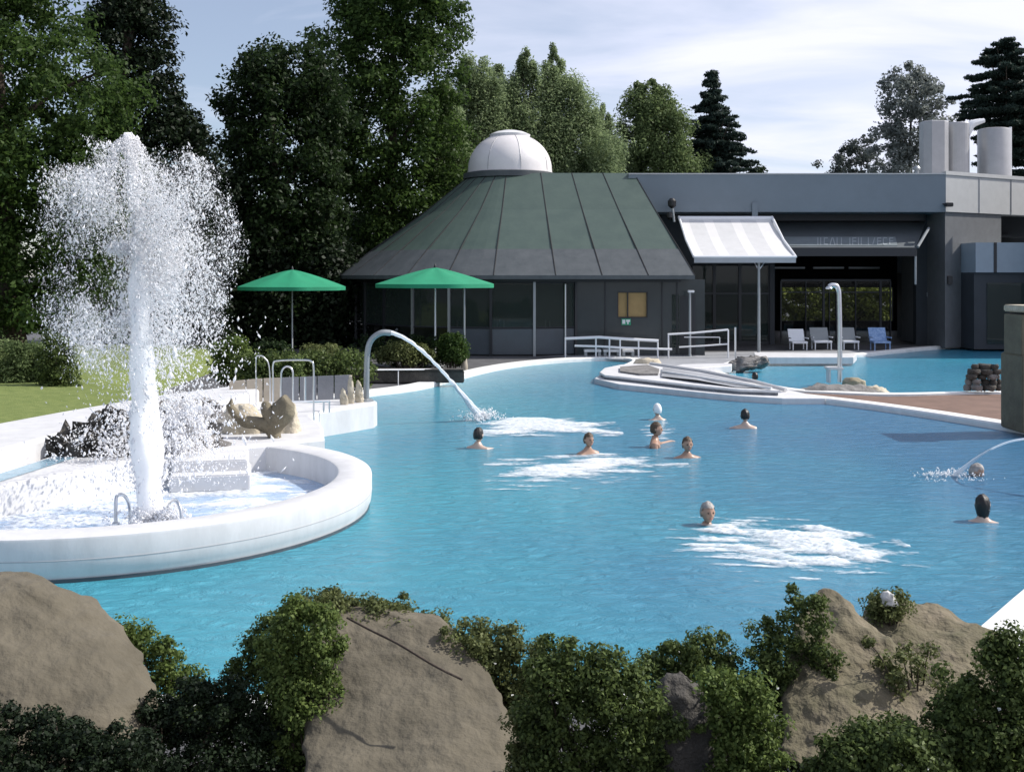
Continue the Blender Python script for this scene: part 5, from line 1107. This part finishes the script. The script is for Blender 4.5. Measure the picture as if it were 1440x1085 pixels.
mb = MB(); p = Vector((xat(1173, 29.9), 29.9, DK)); mb.box(p.x-.22, p.x+.2, 29.7, 30.1, DK+.36, DK+.43); mb.box(p.x-.18, p.x-.13, 29.75, 30.05, DK, DK+.36); mb.build('pump_shelf', 'white_render', ss, bevel=.01)
GI = 'rocks on the island and small pool edge'
rock('rock', 'square tan block beside the shower spout', [(531, 1190, 1208), (535, 1186, 1216), (549, 1185, 1219)], 29.2, 'stone_boulder', .7, .1, 71, 24, 14, group=GI)
rock('rock', 'low dark flat stones under the shower spout', [(545, 1150, 1200), (550, 1120, 1235), (558, 1116, 1245)], 27.7, 'rock_grey', .6, .12, 72, 30, 12, group=GI)
rock('rock', 'flat white edged stones right of the tan block', [(543, 1218, 1235), (549, 1214, 1248), (554, 1212, 1254)], 28.2, 'stone_pale', .6, .15, 73, 24, 12, group=GI)
rock('rock', 'dark rough rock hanging over the left end of the small pool', [(503, 1040, 1075), (508, 1028, 1082), (514, 1022, 1078), (522, 1020, 1050)], 34, 'rock_grey', .5, .25, 74, 30, 16, group=GI)
# dry stone stack
ds = [('lowest course of the dry stone stack by the stone pillar', 1355, 1409, 549, 541), ('second course of the dry stone stack by the stone pillar', 1357, 1408, 541, 533), ('third course of the dry stone stack by the stone pillar', 1359, 1406, 533, 526), ('fourth course of the dry stone stack by the stone pillar', 1361, 1408, 526, 519), ('top course of the dry stone stack by the stone pillar', 1366, 1404, 519, 512)]
t = thing('dry_stone_wall', 'short dark dry stone wall left of the stone pillar', 'wall', (xat(1382, 27), 27, DK)); rr = random.Random(8)
for j, (_, a, b, y0, y1) in enumerate(ds):
    x = a
    while x < b-4:
        w_ = rr.uniform(9, 18); rock('stone', None, [(y1, x+1, min(b, x+w_)-1), ((y0+y1)/2, x, min(b, x+w_)), (y0, x+1, min(b, x+w_)-1)], 27+rr.uniform(-.1, .1), ['rock_dark', 'rock_grey'][rr.random() < .35], 1.1, .18, 80+j*9+int(x), 14, 7, parent=t); x += w_
pl = thing('stone_pillar', 'tan square stone gate pillar at the right edge', 'pillar', (xat(1432, 20.6), 20.6, DK))
xa, xb = xat(1407, 21.2), xat(1490, 20.3)
mb = MB(); mb.box(xa, xb, 20.3, 21.2, DK, zat(500, 20.3)); mb.build('base', 'pillar_stone', pl, bevel=.02)
mb = MB(); mb.box(xa+.24, xb, 20.34, 21.2, zat(500, 20.3), zat(440, 20.3)); mb.box(xa+.02, xa+.13, 20.36, 21.1, zat(500, 20.3), zat(443, 20.3)); mb.build('shaft', 'pillar_stone', pl, bevel=.01)
mb = MB(); mb.box(xa+.10, xb+.05, 20.22, 21.3, zat(440, 20.3), zat(430, 20.3)); mb.build('cap', 'stone_pale', pl, bevel=.02)
mb = MB(); mb.box(xa+.14, xa+.235, 20.6, 21.1, zat(500, 20.3), zat(440, 20.3)); mb.build('recess', 'dark_frame', pl)
mb = MB(); mb.box(xa+.15, xa+.22, 20.33, 20.4, zat(515, 20.2), zat(500, 20.3)); mb.build('lamp', 'stone_pale', pl)
# chairs
def lounge(px0, px1, yt, yb, d, lab, m, mat2):
    x0, x1 = xat(px0, d), xat(px1, d); zt_, zb_ = zat(yt, d), DK; t = thing('lounge_chair', lab, 'chair', ((x0+x1)/2, d, DK), 'lounge chairs before the bath house doors')
    h = zt_-zb_; mb = MB(); mb.box(x0, x1, d-.35, d+.2, DK+h*.32, DK+h*.42); mb.build('seat', mat2, t, bevel=.015)
    mb = MB(); mb.slab((x0, d+.15, DK+h*.42), (x1, d+.15, DK+h*.42), (x1, d+.38, zt_), (x0, d+.38, zt_), .04); mb.build('backrest', m, t)
    for a in (x0+.02, x1-.06):
        for y in (d-.33, d+.16): mb = MB(); mb.box(a, a+.04, y, y+.04, DK, DK+h*.32); mb.build('leg', mat2, t)
    for a in (x0-.04, x1): mb = MB(); mb.box(a, a+.04, d-.32, d+.2, DK+h*.55, DK+h*.60); mb.build('armrest', mat2, t)
lounge(1111, 1133, 463, 487, 43.2, 'bright white lounge chair, leftmost before the glass doors', 'chair_white', 'chair_white')
lounge(1142, 1167, 461, 487, 43.4, 'grey backed lounge chair left of the shower spout pipe', 'chair_grey', 'chair_white')
lounge(1182, 1205, 461, 487, 43.4, 'grey backed lounge chair right of the shower spout pipe', 'chair_grey', 'chair_white')
lounge(1225, 1249, 461, 488, 43.0, 'lounge chair draped with a blue and white towel', 'blue_cloth', 'blue_cloth')

# ------------------------------------------------------------------ near rocks and planting
rock('boulder', 'large smooth tan boulder at the lower left corner', [(812, -60, 20), (822, -110, 60), (850, -140, 105), (890, -150, 150), (930, -150, 190), (980, -150, 214), (1030, -150, 215), (1110, -150, 210)], 5.5, 'rock_tan', .7, .07, 101, 70, 60, lean=.7)
rock('boulder', 'large flat faced tan boulder in the centre foreground with a crack', [(856, 470, 560), (868, 440, 610), (890, 430, 640), (930, 425, 672), (980, 425, 705), (1030, 425, 730), (1090, 425, 755), (1140, 425, 760)], 5.15, 'rock_tan', .35, .06, 102, 70, 60, pw_=3.2, lean=1.25)
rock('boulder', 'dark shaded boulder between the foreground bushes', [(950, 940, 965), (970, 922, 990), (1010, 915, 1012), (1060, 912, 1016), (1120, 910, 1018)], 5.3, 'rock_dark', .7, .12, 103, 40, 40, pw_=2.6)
rock('boulder', 'peaked tan boulder with mossy crest at the right', [(830, 1150, 1166), (846, 1136, 1192), (886, 1116, 1240), (940, 1105, 1290), (990, 1100, 1330), (1060, 1100, 1370)], 5.4, 'rock_mossy', .45, .09, 104, 60, 50, lean=1.0)
rock('boulder', 'broad mossy tan boulder behind the peaked one', [(832, 1238, 1256), (846, 1226, 1292), (864, 1212, 1345), (886, 1195, 1400), (920, 1185, 1425), (980, 1180, 1430), (1060, 1180, 1440)], 5.8, 'rock_mossy', .45, .09, 105, 60, 50, lean=1.1)
rock('stone', 'small white stone on top of the broad mossy boulder', [(831, 1243, 1250), (836, 1239, 1256), (843, 1238, 1262), (850, 1240, 1264)], 6.55, 'stone_white', .8, .2, 106, 20, 12)
GF = 'foreground bushes along the near bank'
fl = ('flower', 8, .009)
for k, (lab, rows, d, m, n, ex) in enumerate([
    ('bright green bush right of the lower left boulder', [(880, 160, 190), (900, 148, 225), (930, 160, 255), (960, 185, 285), (990, 195, 300), (1040, 190, 300)], 6.3, 'leaf_fresh', 90, None),
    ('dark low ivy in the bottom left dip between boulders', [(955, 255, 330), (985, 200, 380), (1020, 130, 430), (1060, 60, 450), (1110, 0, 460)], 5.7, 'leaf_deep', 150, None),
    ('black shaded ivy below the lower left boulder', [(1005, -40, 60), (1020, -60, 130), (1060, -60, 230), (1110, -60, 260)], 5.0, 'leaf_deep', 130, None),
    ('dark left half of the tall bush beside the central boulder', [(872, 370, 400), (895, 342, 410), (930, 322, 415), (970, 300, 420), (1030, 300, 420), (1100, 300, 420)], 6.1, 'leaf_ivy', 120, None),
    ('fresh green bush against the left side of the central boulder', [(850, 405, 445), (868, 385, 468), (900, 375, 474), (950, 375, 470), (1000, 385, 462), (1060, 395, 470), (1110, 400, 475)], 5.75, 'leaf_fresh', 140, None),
    ('low grassy ivy along the top of the central boulder', [(846, 430, 510), (855, 405, 570), (868, 410, 625), (880, 440, 640)], 6.45, 'leaf_olive', 90, None),
    ('olive ivy on the right shoulder of the central boulder', [(878, 640, 690), (892, 625, 735), (920, 640, 765), (960, 670, 775), (1000, 712, 780), (1040, 725, 785)], 6.2, 'leaf_olive', 130, fl),
    ('dark leafy bush right of the central boulder', [(902, 790, 840), (916, 755, 875), (938, 742, 905), (970, 745, 925), (1030, 745, 930), (1110, 745, 930)], 5.1, 'leaf_ivy', 190, fl),
    ('pale green sprig at the lower right foot of the central boulder', [(1000, 735, 765), (1020, 722, 780), (1060, 718, 790), (1110, 715, 790)], 5.2, 'leaf_olive', 60, fl),
    ('dark bush behind the dark shaded boulder', [(906, 930, 985), (918, 900, 1020), (940, 895, 1045), (980, 900, 1060), (1060, 900, 1070)], 5.9, 'leaf_ivy', 140, fl),
    ('yellow green bush right of the dark shaded boulder', [(945, 1000, 1050), (960, 985, 1080), (1000, 1000, 1095), (1050, 1010, 1098), (1110, 1000, 1100)], 5.1, 'leaf_fresh', 90, fl),
    ('dark bush climbing the left side of the peaked boulder', [(840, 1135, 1165), (856, 1105, 1168), (880, 1070, 1172), (910, 1052, 1180), (960, 1060, 1185), (1020, 1090, 1200), (1110, 1090, 1205)], 5.9, 'leaf_ivy', 150, None),
    ('small mossy tuft on the crest of the broad boulder', [(838, 1232, 1262), (848, 1222, 1275), (858, 1222, 1285), (866, 1225, 1280)], 6.6, 'leaf_olive', 16, None),
    ('low grey green ground bush at the foot of the peaked boulder', [(1022, 1205, 1290), (1040, 1175, 1325), (1065, 1155, 1335), (1110, 1150, 1335)], 4.6, 'leaf_ivy', 130, fl),
    ('tall green bush at the lower right corner', [(905, 1400, 1430), (922, 1375, 1480), (950, 1345, 1500), (990, 1325, 1510), (1050, 1310, 1510), (1110, 1310, 1510)], 4.7, 'leaf_ivy', 190, fl),
    ('thin trailing moss plant over the face of the broad boulder', [(895, 1225, 1300), (920, 1215, 1330), (950, 1235, 1330), (975, 1260, 1320)], 5.75, 'leaf_olive', 9, None)]):
    bush('bush', lab, rows, d, m, n=int(n*1.5), per=135, size=.021, cr=.066, depth=.5, seed=200+k, group=GF, extra=ex, dmax=.5, jitter=.42, ragged=.065)
# crack in the boulder, modelled as an added thin bark-coloured tube
mb = MB(); mb.tube(spline([W(488, 868, 5.93), W(520, 885, 5.83), W(560, 905, 5.72), W(610, 935, 5.58), W(650, 955, 5.52)], 5), .006, 6); meta(mb.build('root', 'bark', None, True), 'thin bark-coloured line drawn for the crack across the central boulder', 'root')
